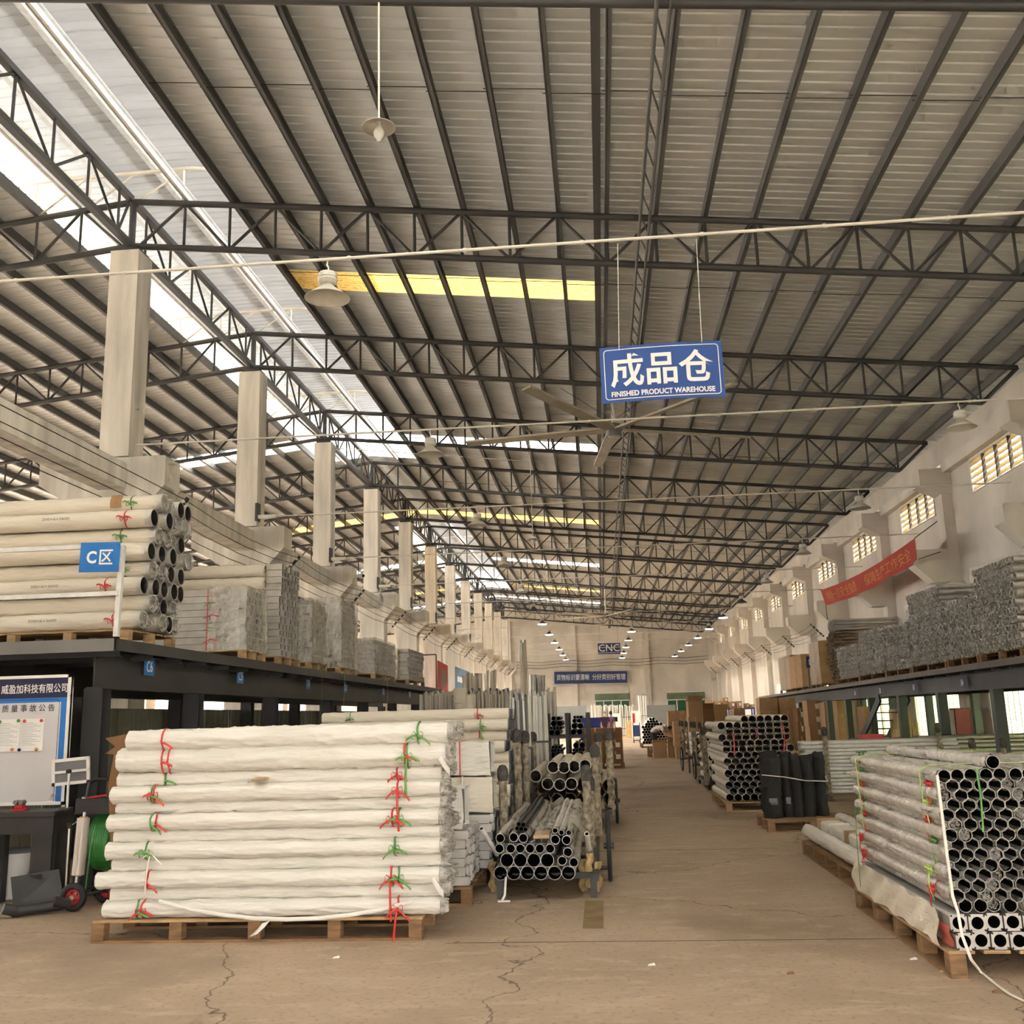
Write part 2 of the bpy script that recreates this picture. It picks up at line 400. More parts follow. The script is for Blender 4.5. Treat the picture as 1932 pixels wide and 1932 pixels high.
# upper louvred windows
slat_me = None
for k, (a, b, z0, z1) in enumerate(UPW):
    mb = MB(); e = .05; x = WALL_X-.03
    mb.box((x, a, z1-e), (x+.12, b, z1)); mb.box((x, a, z0), (x+.12, b, z0+e*.6)); mb.box((x, a, z0), (x+.12, a+e, z1)); mb.box((x, b-e, z0), (x+.12, b, z1))
    wn = struct('window_%d' % (k+1), mb, M['white'])
    mb = MB()
    for q in (1, 2, 3):
        yy = a+(b-a)*q/4
        part('mullion', MB().box((x+.02, yy-.03, z0), (x+.1, yy+.03, z1)), M['steel'], wn)
    for q in range(5):
        zz = z0+.05+(z1-z0-.1)*(q+.5)/5
        for s in range(4):
            ya, yb = a+(b-a)*s/4+.04, a+(b-a)*(s+1)/4-.04
            if slat_me is None:
                m2 = MB(); L2 = yb-ya
                m2.add([(0,0,-.085),(0,L2,-.085),(.09,L2,.075),(.09,0,.075),(.006,0,-.085),(.006,L2,-.085),(.096,L2,.075),(.096,0,.075)], [(0,1,2,3),(7,6,5,4),(0,4,5,1),(3,2,6,7),(0,3,7,4),(1,5,6,2)])
                slat_me = m2.mesh('louvre_slat', M['louvre'])
            lpart('louvre_slat', slat_me, wn, (x+.01, ya, zz))
# lower barred windows
for k, (a, b, z0, z1) in enumerate(LOW):
    mb = MB(); e = .06; x = WALL_X
    for q in (a, (a+b)/2-.04, b-.08): mb.box((x, q, z0), (x+.1, q+.08, z1))
    mb.box((x, a, z0), (x+.1, b, z0+e)); mb.box((x, a, z1-e), (x+.1, b, z1))
    wn = struct('window_%d' % (k+21), mb, M['white'])
    for s in range(2):
        ya = a+.08+(b-a)/2*s; part('pane', MB().box((x+.06, ya, z0+.05), (x+.07, ya+(b-a)/2-.12, z1-.05)), M['frosted'], wn)
    for s in range(14):
        yy = a+(b-a)*(s+.5)/14; part('security_bar', MB().cyl((x+.03, yy, z0), (x+.03, yy, z1), .012, 6), M['galv'], wn)
# far wall
mb = MB(); mb.box((LEFT_X, FAR_Y, 0), (WALL_X+.25, FAR_Y+.3, 10.9)); wf = struct('wall_far', mb, M['wall'])
for xx in (-7.9, -2.4, 3.65, 9.1):
    mb = MB(); mb.box((xx, FAR_Y-.25, 0), (xx+.5, FAR_Y, tcz(xx)-.9)); struct('pilaster', mb, M['wall'], wf)
for k, (p, q) in enumerate((((1122, 1308), (1189, 1345)), ((1258, 1306), (1332, 1345)))):
    A = ony(*p, FAR_Y-.06); B = ony(*q, FAR_Y-.06); zm = A.z-.62
    mb = MB()
    for z in (A.z, zm): mb.box((A.x, FAR_Y-.12, z-.06), (B.x, FAR_Y, z+.02))
    n = 4
    for s in range(n+1): mb.box((A.x+(B.x-A.x)*s/n-.04, FAR_Y-.12, 1.2), (A.x+(B.x-A.x)*s/n+.04, FAR_Y, zm))
    wn = struct('window_%d' % (k+41), mb, M['white'])
    part('pane', MB().box((A.x, FAR_Y-.08, zm), (B.x, FAR_Y-.05, A.z)), M['glassgreen'], wn)
    part('pane', MB().box((A.x, FAR_Y-.08, 1.2), (B.x, FAR_Y-.05, zm)), M['glassdark'], wn)
# left nave outer wall and the opening-side gable above the camera end
wall_with_holes('wall_left', LEFT_X-.3, .3, -3.0, FAR_Y, 0, 8.4, [(Y0-14+6*i, Y0-9.2+6*i, 1.2, 6.6) for i in range(0, 14)], M['wall'])  # the unseen openings are added for side light
# front gable: unseen gateway behind the camera, sized to set the front light
mb = MB(); mb.box((LEFT_X, -3.2, 3.4), (WALL_X+.25, -3.0, 10.6)); mb.box((LEFT_X, -3.2, 0), (-2.5, -3, 3.4)); mb.box((3.0, -3.2, 0), (WALL_X+.25, -3, 3.4)); struct('wall_rear', mb, M['wall'])

# ---- columns of the middle row
cmb = MB().box((-.245, 0, 5.85), (.245, .5, 9.42)); shaft = cmb.mesh('shaft', M['concrete'])
pl = MB().box((-.2, .05, 9.42), (.2, .45, 9.5)).mesh('bearing_plate', M['steel'])
kp = [(-.35, 0), (.46, 0), (.46, 4.88), (.88, 5.34), (.88, 5.80), (.86, 5.82), (-1.14, 5.82), (-1.2, 5.76), (-1.2, 5.42), (-.35, 4.88)]
n = len(kp)
low = MB().add([(a, -.03, z) for a, z in kp]+[(a, .53, z) for a, z in kp], [tuple(range(n)), tuple(range(2*n-1, n-1, -1))]+[(k, n+k, n+(k+1)%n, (k+1)%n) for k in range(n)]).mesh('corbel_shaft', M['concrete'])
for i in range(12):
    c = thing('concrete_column', 'cream concrete column with corbels, %s from the camera in the middle row' % nth(i), 'column', (-7.585, Y0+6*i, 0), 'columns of the middle row')
    lpart('shaft', shaft, c); lpart('corbel_shaft', low, c); lpart('bearing_plate', pl, c)
# tie beams between the columns
for i in range(-1, 11):
    y0 = Y0+6*i+.5 if i >= 0 else 6.5
    mb = MB(); mb.bevbox((-7.80, y0, 5.30), (-7.34, Y0+6*i+6, 5.72), .012)
    solo('tie_beam', mb, M['concrete'], 'streaked concrete tie beam ending at the %s column from the camera' % nth(i+1), 'beam', 'tie beams of the column row')

# ---- trusses
NODES = [-6.68+.79*k for k in range(20)]
DEP = .82
def truss_parts(root, mirror, detailed):
    s = (lambda X: 2*RIDGE_X-X) if mirror else (lambda X: X)
    def P(X, z): return Vector((s(X), 0, z))
    def add(name, mb): 
        o = link(bpy.data.objects.new(name, mb.mesh(name, M['steel']))); o.parent = root
    XE = 9.16
    add('top_chord', MB().cyl(P(-7.6, tcz(-7.6)), P(XE, tcz(XE)), .055, 10))
    add('bottom_chord', MB().cyl(P(-7.6, tcz(-7.6)-DEP), P(8.36, tcz(8.36)-DEP), .055, 10))
    add('end_strut', MB().cyl(P(8.36, tcz(8.36)-DEP), P(XE, tcz(XE)), .045, 8))
    allw = MB()
    for k, X in enumerate(NODES):
        ws = [(P(X, tcz(X)), P(X, tcz(X)-DEP))]
        if k % 2 == 0:
            for d in (-.79, .79):
                if -7.6 < X+d < 8.5: ws.append((P(X, tcz(X)), P(X+d, tcz(X+d)-DEP)))
        for a, b in ws:
            if detailed: add('web_member', MB().cyl(a, b, .026, 6))
            else: allw.cyl(a, b, .026, 5)
    if not detailed: add('web', allw)
protos = {}
for i in range(-1, 12):
    for mirror in (False, True):
        det = i <= 3; key = (mirror, det)
        y = Y0+.25+6*i
        side = 'left' if mirror else 'right'
        lab = 'dark steel roof truss over the %s nave, %s from the camera' % (side, nth(i+1)); g = 'roof trusses over the %s nave' % side
        if mirror and i < 0: continue
        if key not in protos:
            t = thing('roof_truss', lab, 'truss', (0, y, 0), g); truss_parts(t, mirror, det); protos[key] = t
        else: copy_tree(protos[key], (0, y, 0), lab, g)
# ridge trusses along the column row
rp = None
for i in range(-1, 11):
    y = Y0+.25+6*i; lab = 'dark steel ridge truss along the column row, %s bay from the camera' % nth(i+1)
    if rp is None:
        rp = thing('ridge_truss', lab, 'truss', (RIDGE_X, y, 0), 'ridge trusses along the column row')
        zt, zb = tcz(RIDGE_X), tcz(RIDGE_X)-DEP
        for nm, z in (('top_chord', zt), ('bottom_chord', zb)): lpart(nm, MB().bar((0, .07, z), (0, 5.9, z), .11, .1).mesh(nm, M['steel']), rp)
        lpart('post', MB().cyl((0, 0, zb-.1), (0, 0, zt), .06, 8).mesh('post', M['steel']), rp)
        for k in range(6):
            a = .5+k; pts = (zt, zb) if k % 2 == 0 else (zb, zt)
            lpart('web_member', MB().cyl((0, a, zt), (0, a, zb), .025, 6).mesh('web_member', M['steel']), rp)
            lpart('web_member', MB().cyl((0, a, pts[0]), (0, min(5.88, a+1), pts[1]), .025, 6).mesh('web_member', M['steel']), rp)
    else: copy_tree(rp, (RIDGE_X, y, 0), lab)
# long lattice tie under the trusses
lt = thing('lattice_tie', 'thin ladder-like steel tie running down the hall under the trusses', 'tie', (.95, 3, tcz(.95)-.9))
for dx in (-.07, .07): part('tie_pipe', MB().cyl((.95+dx, 3, tcz(.95)-.86), (.95+dx, 83.5, tcz(.95)-.86), .024, 6), M['purlin'], lt)
mb = MB()
for k in range(134): mb.cyl((.88, 3+k*.6, tcz(.95)-.86), (1.02, 3.6+k*.6, tcz(.95)-.86), .012, 4)
o = part('lacing', mb, M['purlin'], lt)

# ---- roof sheets
def corrugated(x0, x1, y0, y1, zf, pitch=.21, depth=.02, nx=1, m=None):
    mb = MB(); ys = []; y = y0
    prof = [(0, 0), (.74, 0), (.80, 1), (.94, 1)]
    while y < y1:
        for a, h in prof:
            if y+a*pitch < y1: ys.append((y+a*pitch, h*depth))
        y += pitch
    ys.append((y1, 0))
    xs = [x0+(x1-x0)*k/nx for k in range(nx+1)]
    vs = [(X, yy, zf(X)+h) for yy, h in ys for X in xs]; w = nx+1
    mb.add(vs, [(a*w+k, a*w+k+1, (a+1)*w+k+1, (a+1)*w+k) for a in range(len(ys)-1) for k in range(nx)])
    return mb
zsh = lambda X: tcz(X)+ZS
MON = [(-3.0, 32.9), (45.0, 69.3)]                      # open monitor stretches
SKY = [(-.6, .8, 'skywhite'), (5.6, 7.2, 'skywhite'), (17.93, 18.84, 'skyyellow'), (29.8, 30.95, 'skywhite'), (42.1, 43.1, 'skyyellow'), (54.9, 56.0, 'skywhite'), (67.0, 67.9, 'skyyellow'), (74.4, 75.3, 'skywhite')]  # first two strips are unseen, added to light the foreground from above
def in_mon(y): return any(a <= y < b for a, b in MON)
ceiling = struct('ceiling', corrugated(.26, 9.95, -3, FAR_Y, lambda X: zsh(X)+.012), M['sheet2'])
cl = struct('ceiling_left_nave', corrugated(LEFT_X-.4, -15.5, -3, FAR_Y, zsh), M['sheet'])
cuts = sorted({-3, FAR_Y, *[c for m_ in MON for c in m_], *[c for s_ in SKY for c in s_[:2]]})
for a, b in zip(cuts, cuts[1:]):
    mid = (a+b)/2; e = -5.9 if in_mon(mid) else RIDGE_X
    sk = [s_ for s_ in SKY if s_[0] <= mid < s_[1]]
    me = 2*RIDGE_X-e
    if sk:
        part('skylight_sheet', corrugated(e, .30, a, b, zsh, .11, .015), M[sk[0][2]], ceiling)
        part('skylight_sheet', corrugated(-15.6, me, a, b, zsh, .11, .015), M[sk[0][2] if a > 20 else 'sheet'], cl)
    else:
        part('roof_sheet', corrugated(e, .34, a, b, zsh), M['sheet'], ceiling)
        part('roof_sheet', corrugated(-15.6, me, a, b, zsh), M['sheet'], cl)
# lap edge of the sheets
part('lap_flashing', MB().box((.24, -3, zsh(.3)-.012), (.36, FAR_Y, zsh(.3)-.004)), M['purlin'], ceiling)
# purlins (C section lip catches light)
def purlin(x, root, m, y0=-3, y1=FAR_Y, flip=1):
    z = tcz(x)+.055
    mb = MB(); mb.box((x-.012, y0, z), (x+.012, y1, z+.18)); mb.box((min(x, x+.06*flip), y0, z), (max(x, x+.06*flip), y1, z+.012)); mb.box((min(x, x+.06*flip), y0, z+.168), (max(x, x+.06*flip), y1, z+.18))
    return part('purlin', mb, m, root)
PX = [-5.89+.79*k for k in range(19)]+[9.05]
for x in PX: purlin(x, ceiling, M['purlin'])
for x in PX: purlin(2*RIDGE_X-x, cl, M['purlin'], flip=-1)
for (a, b) in MON:
    purlin(-6.68, ceiling, M['galv'], a, b); purlin(2*RIDGE_X+6.68, cl, M['galv'], a, b, -1)  # same purlins, coloured paler where the opening would light them
for (a, b) in ((32.9, 45), (69.3, FAR_Y)):
    purlin(-6.68, ceiling, M['purlin'], a, b); purlin(2*RIDGE_X+6.68, cl, M['purlin'], a, b, -1)
# sag rods between the purlins, one line in each bay
for i in range(-1, 6):
    mb = MB(); y = Y0+3.1+6*i
    for k, (a, b) in enumerate(zip(PX, PX[1:])):
        dy = .04 if k % 2 else -.04
        mb.cyl((a-.05, y+dy, tcz(a)+.11), (b+.05, y+dy, tcz(b)+.11), .007, 4)
    part('sag_rod', mb, M['wire'], ceiling)
# ---- raised roof monitor over the ridge
for q, (a, b) in enumerate(MON):
    zm = lambda X: 11.42-.055*abs(X-RIDGE_X)
    mn = struct('ceiling_monitor' if q == 0 else 'ceiling_monitor_far', corrugated(-9.15, -4.7, a, b, zm, .21, .022, 2), M['monsheet'])
    part('monitor_sheet', corrugated(-11.2, -9.1, a, b, lambda X: zm(X)-.01, .21, .03), M['monleft'], mn)
    part('ridge_cap', MB().box((RIDGE_X-.25, a, zm(RIDGE_X)+.03), (RIDGE_X+.25, b, zm(RIDGE_X)+.045)), M['monsheet'], mn)
    for x in (-10.6, -9.55, -8.5, -7.45, -6.3, -5.5):
        z = zm(x)-.16; part('monitor_purlin', MB().box((x-.05, a, z), (x+.05, b, z+.14)), M['galv'], mn)
    i0 = math.ceil((a-Y0-.25)/6)
    for i in range(i0, 20):
        y = Y0+.25+6*i
        if y > b: break
        pts = [(-10.9, 10.62), (-9.37, 10.94), (-6.6, 10.99), (-5.0, 10.75)]
        fr = part('monitor_frame', MB().path([(x, y, z) for x, z in pts], .035, 8), M['cream'], mn)
        for x in (-9.37, -8.4, -6.73, -5.9):
            zt_ = 10.97 if x < -6 else 10.88; part('monitor_strut', MB().cyl((x, y, tcz(x)), (x, y, zt_), .022, 6), M['cream'], mn)
        for xa, xb in ((-9.37, -8.45), (-7.55, -6.73), (-8.45, -7.6)):
            part('monitor_strut', MB().cyl((xa, y, tcz(xa)), (xb, y, 10.96), .018, 6), M['cream'], mn)
# ================================================================== SIGNS AND THINGS OVERHEAD
def frame_of(TL, TR, BL):
    u = (TR-TL); v = (TL-BL); U = u.normalized(); V = (v - U*v.dot(U)).normalized(); n = U.cross(V)
    C = (TR+BL)/2
    m = Matrix((U, V, n)).transposed().to_4x4(); m.translation = C
    return m, u.length, v.length
def put(name, me, root, mtx, label=None):
    o = link(bpy.data.objects.new(name, me)); o.parent = root
    o.matrix_local = Matrix.Translation(-ORG[root.name]) @ mtx
    if label: o['label'] = label
    return o
def rrect_ring(w, h, r, t, z=0, n=5):
    def loop(w, h, r):
        pts = []
        for cx, cy, a0 in ((w/2-r, h/2-r, 0), (-w/2+r, h/2-r, pi/2), (-w/2+r, -h/2+r, pi), (w/2-r, -h/2+r, 3*pi/2)):
            for k in range(n+1): a = a0+pi/2*k/n; pts.append((cx+r*cos(a), cy+r*sin(a), z))
        return pts
    A = loop(w, h, r); B = loop(w-2*t, h-2*t, max(.001, r-t)); m_ = [max(1, int(math.dist(p, q)/.08)) for p, q in zip(A, A[1:]+A[:1])]
    ex = lambda P: [tuple(p[k]+(q[k]-p[k])*s/m for k in range(3)) for p, q, m in zip(P, P[1:]+P[:1], m_) for s in range(m)]
    A = ex(A); B = ex(B); N = len(A)
    return MB().add(A+B, [(i, (i+1)%N, N+(i+1)%N, N+i) for i in range(N)])
def panel(name, label, cat, TL, TR, BL, th, m, facename='panel', group=None):
    mt, w, h = frame_of(TL, TR, BL)
    c = mt.translation; root = thing(name, label, cat, (c.x, c.y, min(TL.z, TR.z, BL.z)), group)
    me = MB().box((-w/2, -h/2, -th), (w/2, h/2, 0)).mesh(facename, m)
    put(facename, me, root, mt)
    return root, mt, w, h
def at2(mt, x, y, z=.003): return mt @ Matrix.Translation((x, y, z))

# hanging sign
YS = 8.92
TL, TR, BL, BR = [ony(x, y, YS) for x, y in ((1131, 655), (1362, 640), (1136, 760), (1368, 745))]
mt, w, h = frame_of(TL, TR, BL)
hs = thing('hanging_sign', 'blue hanging sign with big white lettering above the aisle', 'sign', (mt.translation.x, YS, BL.z))
bow = lambda x: -.035*(2*x/w)**2
put('sign_panel', MB().grid(lambda a, b: ((a-.5)*w, (b-.5)*h, bow((a-.5)*w)), 12, 1).grid(lambda a, b: ((.5-a)*w, (b-.5)*h, bow((a-.5)*w)-.006), 12, 1).mesh('sign_panel', M['blue']), hs, mt)
rg = rrect_ring(w*.94, h*.90, .035, .008)
rg.v = [(x, y, bow(x)+.003) for x, y, z in rg.v]; put('border_line', rg.mesh('border_line', M['lettering']), hs, mt)
def bowed(s, hh, ww, cx, cy, bold):
    me = text_mesh(s, hh, M['lettering'], bold, ww, .001)
    for v in me.vertices: v.co = (v.co.x+cx, v.co.y+cy, v.co.z+bow(v.co.x+cx)+.004)
    put('lettering', me, hs, mt)
bowed('成品仓', h*.60, w*.84, 0, h*.06, .022); bowed('FINISHED PRODUCT WAREHOUSE', h*.095, w*.84, 0, -h*.355, .035)
for px, py, qx, qy in ((1167, 492, 1168, 661), (1316, 482, 1324, 646)):
    A = ony(px, py, YS); B = ony(qx, qy, YS); A.z = 6.06
    part('hanging_wire', MB().cyl(A, B, .004, 5), M['galv'], hs)

# far banner
a, b, c_ = ony(1046, 1268, FAR_Y-.4), ony(1183, 1266, FAR_Y-.4), ony(1046, 1290, FAR_Y-.4)
rt, mt, w, h = panel('wall_banner', 'long navy banner with two white slogans on the far wall', 'banner', a, b, c_, .05, M['bannerblue'], 'banner_board')
put('lettering', text_mesh('货物标识要清晰', h*.52, M['lettering'], .006, w*.455, .01), rt, at2(mt, -w*.245, .03, .012))
put('lettering', text_mesh('分好类别好管理', h*.52, M['lettering'], .006, w*.455, .01), rt, at2(mt, w*.25, .03, .012))
for s in (-1, 1): part('bracket', MB().box((mt.translation.x+s*w*.4-.05, FAR_Y-.37, mt.translation.z), (mt.translation.x+s*w*.4+.05, FAR_Y-.002, mt.translation.z+.1)), M['steel'], rt)
# CNC sign
a, b, c_ = ony(1128, 1214, 74.92), ony(1170.5, 1213, 74.92), ony(1128, 1234.5, 74.92)
rt, mt, w, h = panel('hanging_sign', 'small navy sign reading CNC hung in front of the far wall', 'sign', a, b, c_, .03, M['bannerblue'], 'sign_panel')
put('lettering', text_mesh('CNC', h*.66, M['lettering'], .0, w*.92, .01), rt, at2(mt, 0, h*.07, .012))
for s in (-1, 1): part('hanging_wire', MB().cyl((mt.translation.x+s*w*.4, 74.92, a.z), (mt.translation.x+s*w*.4, 74.92, tcz(mt.translation.x)-.8), .006, 4), M['wire'], rt)
# red banner on the right
XB = 8.3
TL, TR, BL, BR = [onx(x, y, XB) for x, y in ((1548, 1113), (1726, 1015), (1558, 1142), (1733, 1055))]
rb = thing('slogan_banner', 'sagging red cloth banner with orange slogan along the right wall', 'banner', ((TL+TR)/2).to_tuple()[:2]+(min(BL.z, BR.z),))
def bpt(a, b_):
    p = TL.lerp(TR, a).lerp(BL.lerp(BR, a), b_); p.z -= .16*4*a*(1-a); p.x += .05*sin(a*23)*b_; return p
mb = MB().grid(lambda a, b_: bpt(a, b_), 40, 4).grid(lambda a, b_: bpt(1-a, b_)+Vector((.006, 0, 0)), 40, 4)
part('cloth', mb, M['bannerred'], rb)
mt, w, h = frame_of(TL, TR, BL)
for s, ca, cw in (('排除一切安全隐患', .245, .39), ('保障生产工作安全', .74, .42)):
    me = text_mesh(s, h*.62, M['gold'], .012, w*cw, .002)
    for v in me.vertices:
        a = ca+v.co.x/w; v.co = bpt(a, .5-v.co.y/h)+Vector((-.012-v.co.z, 0, 0))-ORG[rb.name]
    o = link(bpy.data.objects.new('lettering', me)); o.parent = rb
for p, q in ((TL, (XB+.1, TL.y+.8, TL.z+.1)), (TR, (XB+.3, TR.y-.9, TR.z+.25)), (BL, (XB+.1, BL.y+.4, BL.z-.5)), (BR, (XB+.3, BR.y-.8, BR.z+.05))):
    part('tie_string', MB().cyl(p, q, .012, 5), M['wire'], rb)
# wall mural boards on the left
a, b, c_ = onx(826, 1246, -6.9), onx(845, 1256, -6.9), onx(826, 1298, -6.9)
rt, mt, w, h = panel('wall_poster', 'red poster board beside the columns at the end of the left mezzanine', 'poster', a, b, c_, .03, M['bannerred'])
put('printed_figure', MB().box((-w*.2, -h*.4, .002), (w*.25, h*.25, .004)).mesh('printed_figure', M['greycard']), rt, mt)
a, b, c_ = onx(860, 1258, -6.9), onx(886, 1268, -6.9), onx(860, 1300, -6.9)
rt, mt, w, h = panel('wall_poster', 'blue poster board on the left wall beyond the red poster', 'poster', a, b, c_, .03, mat('poster_blue', (.05, .14, .24), .5))
put('printed_band', MB().box((-w*.4, -h*.15, .002), (w*.4, h*.1, .004)).mesh('printed_band', M['shade']), rt, mt)

# ---- conduits with pendant lamps
def lamp_shade(r, hgt): return [(r*.16, 0), (r*.2, -.05*hgt), (r*.34, -.30*hgt), (r*.75, -.72*hgt), (r, -hgt), (r*.985, -hgt), (r*.73, -.70*hgt), (r*.32, -.27*hgt), (r*.05, -.03*hgt)]
bell_me = MB().lathe((0,0,0), lamp_shade(.225, .16), 24).mesh('shade', M['shade'])
dark_me = MB().lathe((0,0,0), lamp_shade(.225, .16), 18).mesh('shade', M['shadedark'])
hous_me = MB().lathe((0,0,0), [(0, .105), (.085, .105), (.09, .09), (.09, .0), (.04, -.01)], 16).mesh('housing', M['shade'])
ring_me = MB().torus((0,0,.06), .09, .008, 'Z', 18, 5).mesh('cooling_ring', M['galv'])
disc_me = MB().lathe((0,0,0), [(.19, -.150), (.20, -.165), (.17, -.185), (0, -.192)], 18).mesh('diffuser', M['lamplit'])
bulb_me = MB().lathe((0,0,0), [(0, -.235), (.022, -.232), (.028, -.215), (.05, -.18), (.062, -.14), (.055, -.10), (.03, -.06), (.028, -.02)], 16).mesh('bulb', M['bulb'])
cord_me = MB().path([(0,0,.105), (.01,0,.16), (-.01,0,.2), (0,0,.235)], .009, 5).mesh('hook', M['galv'])
XL = {-1: [-2.5], 0: [-2.5, 5.6], 1: [-2.5, 5.6], 2: [-2.5, 5.6]}
for i in range(-1, 11):
    y = Y0+.25+6*i; zc = 6.09
    cd = solo('conduit_pipe', MB().cyl((-7.33, y-.02, zc), (8.7, y-.02, zc), .016, 8), M['whitepipe'], 'thin pale conduit strung across the hall, %s from the camera' % nth(i+1), 'conduit', 'conduits across the hall')
    for k in range(14): part('pipe_clip', MB().cyl((-6.9+1.15*k, y-.02, zc), (-6.9+1.15*k+.03, y-.02, zc), .023, 8), M['whitepipe'], cd)
    lit = i >= 5
    for x in XL.get(i, [-2.5, 5.6] if i < 6 else [-2.5, 1.7, 5.6]):
        nm = 'left of' if x < 0 else ('over' if x < 3 else 'right of')
        lab = '%s bell-shaped pendant lamp %s the aisle on the %s conduit from the camera' % ('lit' if lit else 'unlit', nm, nth(i+1))
        lp = thing('pendant_lamp', lab, 'lamp', (x, y-.02, zc-.255), 'bell lamps on the conduits')
        lpart('shade', dark_me if i >= 4 else bell_me, lp); lpart('housing', hous_me, lp); lpart('hook', cord_me, lp)
        if lit: lpart('diffuser', disc_me, lp)
        elif i < 3:
            for q in range(2): lpart('cooling_ring', ring_me, lp, (0, 0, -.03*q))
for i in range(6, 11):                                   # the lit lamps give real light
    for x in (-2.5, 5.6):
        li = bpy.data.lights.new('lamp_light', 'SPOT'); li.energy = 420 if x < 0 else 130; li.spot_size = 2.6; li.color = (1, .9, .75); li.shadow_soft_size = .15
        lo = link(bpy.data.objects.new('lamp_light', li)); lo.location = (x, Y0+.23+6*i, 5.62)
# rod lamps with clear bulbs
for (px, py, Y, lab, zt) in ((715, 228, 8.9, 'wide-brimmed pendant lamp with clear bulb hanging on a long rod near the camera', 9.75), (1005, 1013, 26.9, 'small rod-hung pendant lamp with clear bulb over the middle of the hall', 8.5)):
    p = ony(px, py, Y); lp = thing('rod_lamp', lab, 'lamp', (p.x, Y, p.z-.24))
    part('shade', MB().lathe(p, [(.02, .03), (.04, 0), (.08, -.015), (.17, -.075), (.168, -.08), (.078, -.02), (.0, -.01)], 24), M['shade'], lp)
    part('bulb', MB().lathe(p, [(0, -.235), (.022, -.232), (.026, -.215), (.05, -.18), (.058, -.14), (.05, -.10), (.03, -.06), (.028, -.02)], 16), M['bulb'], lp)
    part('rod', MB().cyl((p.x, Y, p.z+.02), (p.x, Y, tcz(p.x)-.05), .011, 8), M['whitepipe'], lp)
    if Y > 20: part('feed_pipe', MB().cyl((p.x, Y, 8.62), (-7.3, Y, 9.3), .014, 6), M['whitepipe'], lp)

# ---- ceiling fans
def fan(p, R_, ang, lab, n=6, top=None):
    f = thing('ceiling_fan', lab, 'fan', (p.x, p.y, p.z-.15))
    part('motor', MB().lathe(p, [(0, -.14), (.15, -.14), (.17, -.12), (.17, .10), (.12, .14), (0, .14)], 20), M['greycard'], f)
    part('cap', MB().lathe(p, [(0, -.16), (.12, -.155), (.14, -.14)], 20), M['shade'], f)
    part('drop_rod', MB().cyl((p.x, p.y, p.z+.14), (p.x, p.y, top or tcz(p.x)-.05), .04, 8), M['shade'], f)
    for k in range(n):
        a = ang+2*pi*k/n; d = Vector((cos(a), sin(a), 0)); nn = Vector((-sin(a), cos(a), 0)); mb = MB()
        A = p+d*.16; B = p+d*R_+Vector((0, 0, .05))
        vs = []
        for q, wd in ((A, .12), (B, .10)):
            vs += [q-nn*wd+Vector((0,0,-.02)), q+nn*wd+Vector((0,0,.02)), q+nn*wd+Vector((0,0,.065)), q-nn*wd+Vector((0,0,.025))]
        mb.add(vs, [(0,1,2,3),(7,6,5,4),(0,4,5,1),(1,5,6,2),(2,6,7,3),(3,7,4,0)])
        part('blade', mb, M['fan'], f)
    for k in range(3):
        a = ang+2*pi*k/3; part('guy_wire', MB().cyl(p+Vector((cos(a)*.1, sin(a)*.1, .3)), (p.x+cos(a)*1.4, p.y+sin(a)*.2, tcz(p.x)-.8), .006, 4), M['wire'], f)
fan(ony(1158, 812, 20.9), 3.4, .42, 'large ceiling fan with long flat blades hanging below the blue sign', 5)
fan(ony(1143, 1163, 57), 3.2, .15, 'dark far ceiling fan turning above the CNC sign', 5)

# ---- cables and insulator racks along the column corbels and the right wall
for side, X, z, n0, n1 in (('left', -6.55, 4.95, 0, 11), ('right', 8.25, 4.55, 4, 11)):
    for i in range(n0, n1):
        y = Y0+.25+6*i
        rk = thing('insulator_rack', 'slanting insulator rack on the %s %s corbel from the camera' % (nth(i), side), 'rack', (X, y, z-.3), 'insulator racks on the %s corbels' % side)
        s = 1 if side == 'left' else -1
        part('rack_bar', MB().bar((X-.35*s, y, z-.28), (X+.12*s, y, z+.22), .05, .05), M['wire'], rk)
        for k in range(4):
            q = Vector((X-.35*s, y, z-.28)).lerp(Vector((X+.12*s, y, z+.22)), (k+.5)/4); part('insulator', MB().cyl(q+Vector((0, -.06, 0)), q+Vector((0, .06, 0)), .028, 8), M['shade'], rk)
    for k in range(4):
        mb = MB(); pts = []
        for i in range(n0, n1):
            q = Vector((X-.35*s, 0, z-.28)).lerp(Vector((X+.12*s, 0, z+.22)), (k+.5)/4)+Vector((0, 0, .041)); y = Y0+.25+6*i
            if i > n0:
                for t in (1, 2, 3): pts.append((q.x, y-6+1.5*t, q.z-.10*(1-(t-2)**2/4)*1.2))
            pts.append((q.x, y, q.z))
        if side == 'left': pts.insert(0, (pts[0][0], 9.0, pts[0][2]))
        solo('power_cable', mb.path(pts, .007, 4), M['wire'], '%s of four dark cables strung along the %s corbels' % (('lowest', 'second lowest', 'second highest', 'highest')[k], side), 'cable', 'cables along the %s corbels' % side)
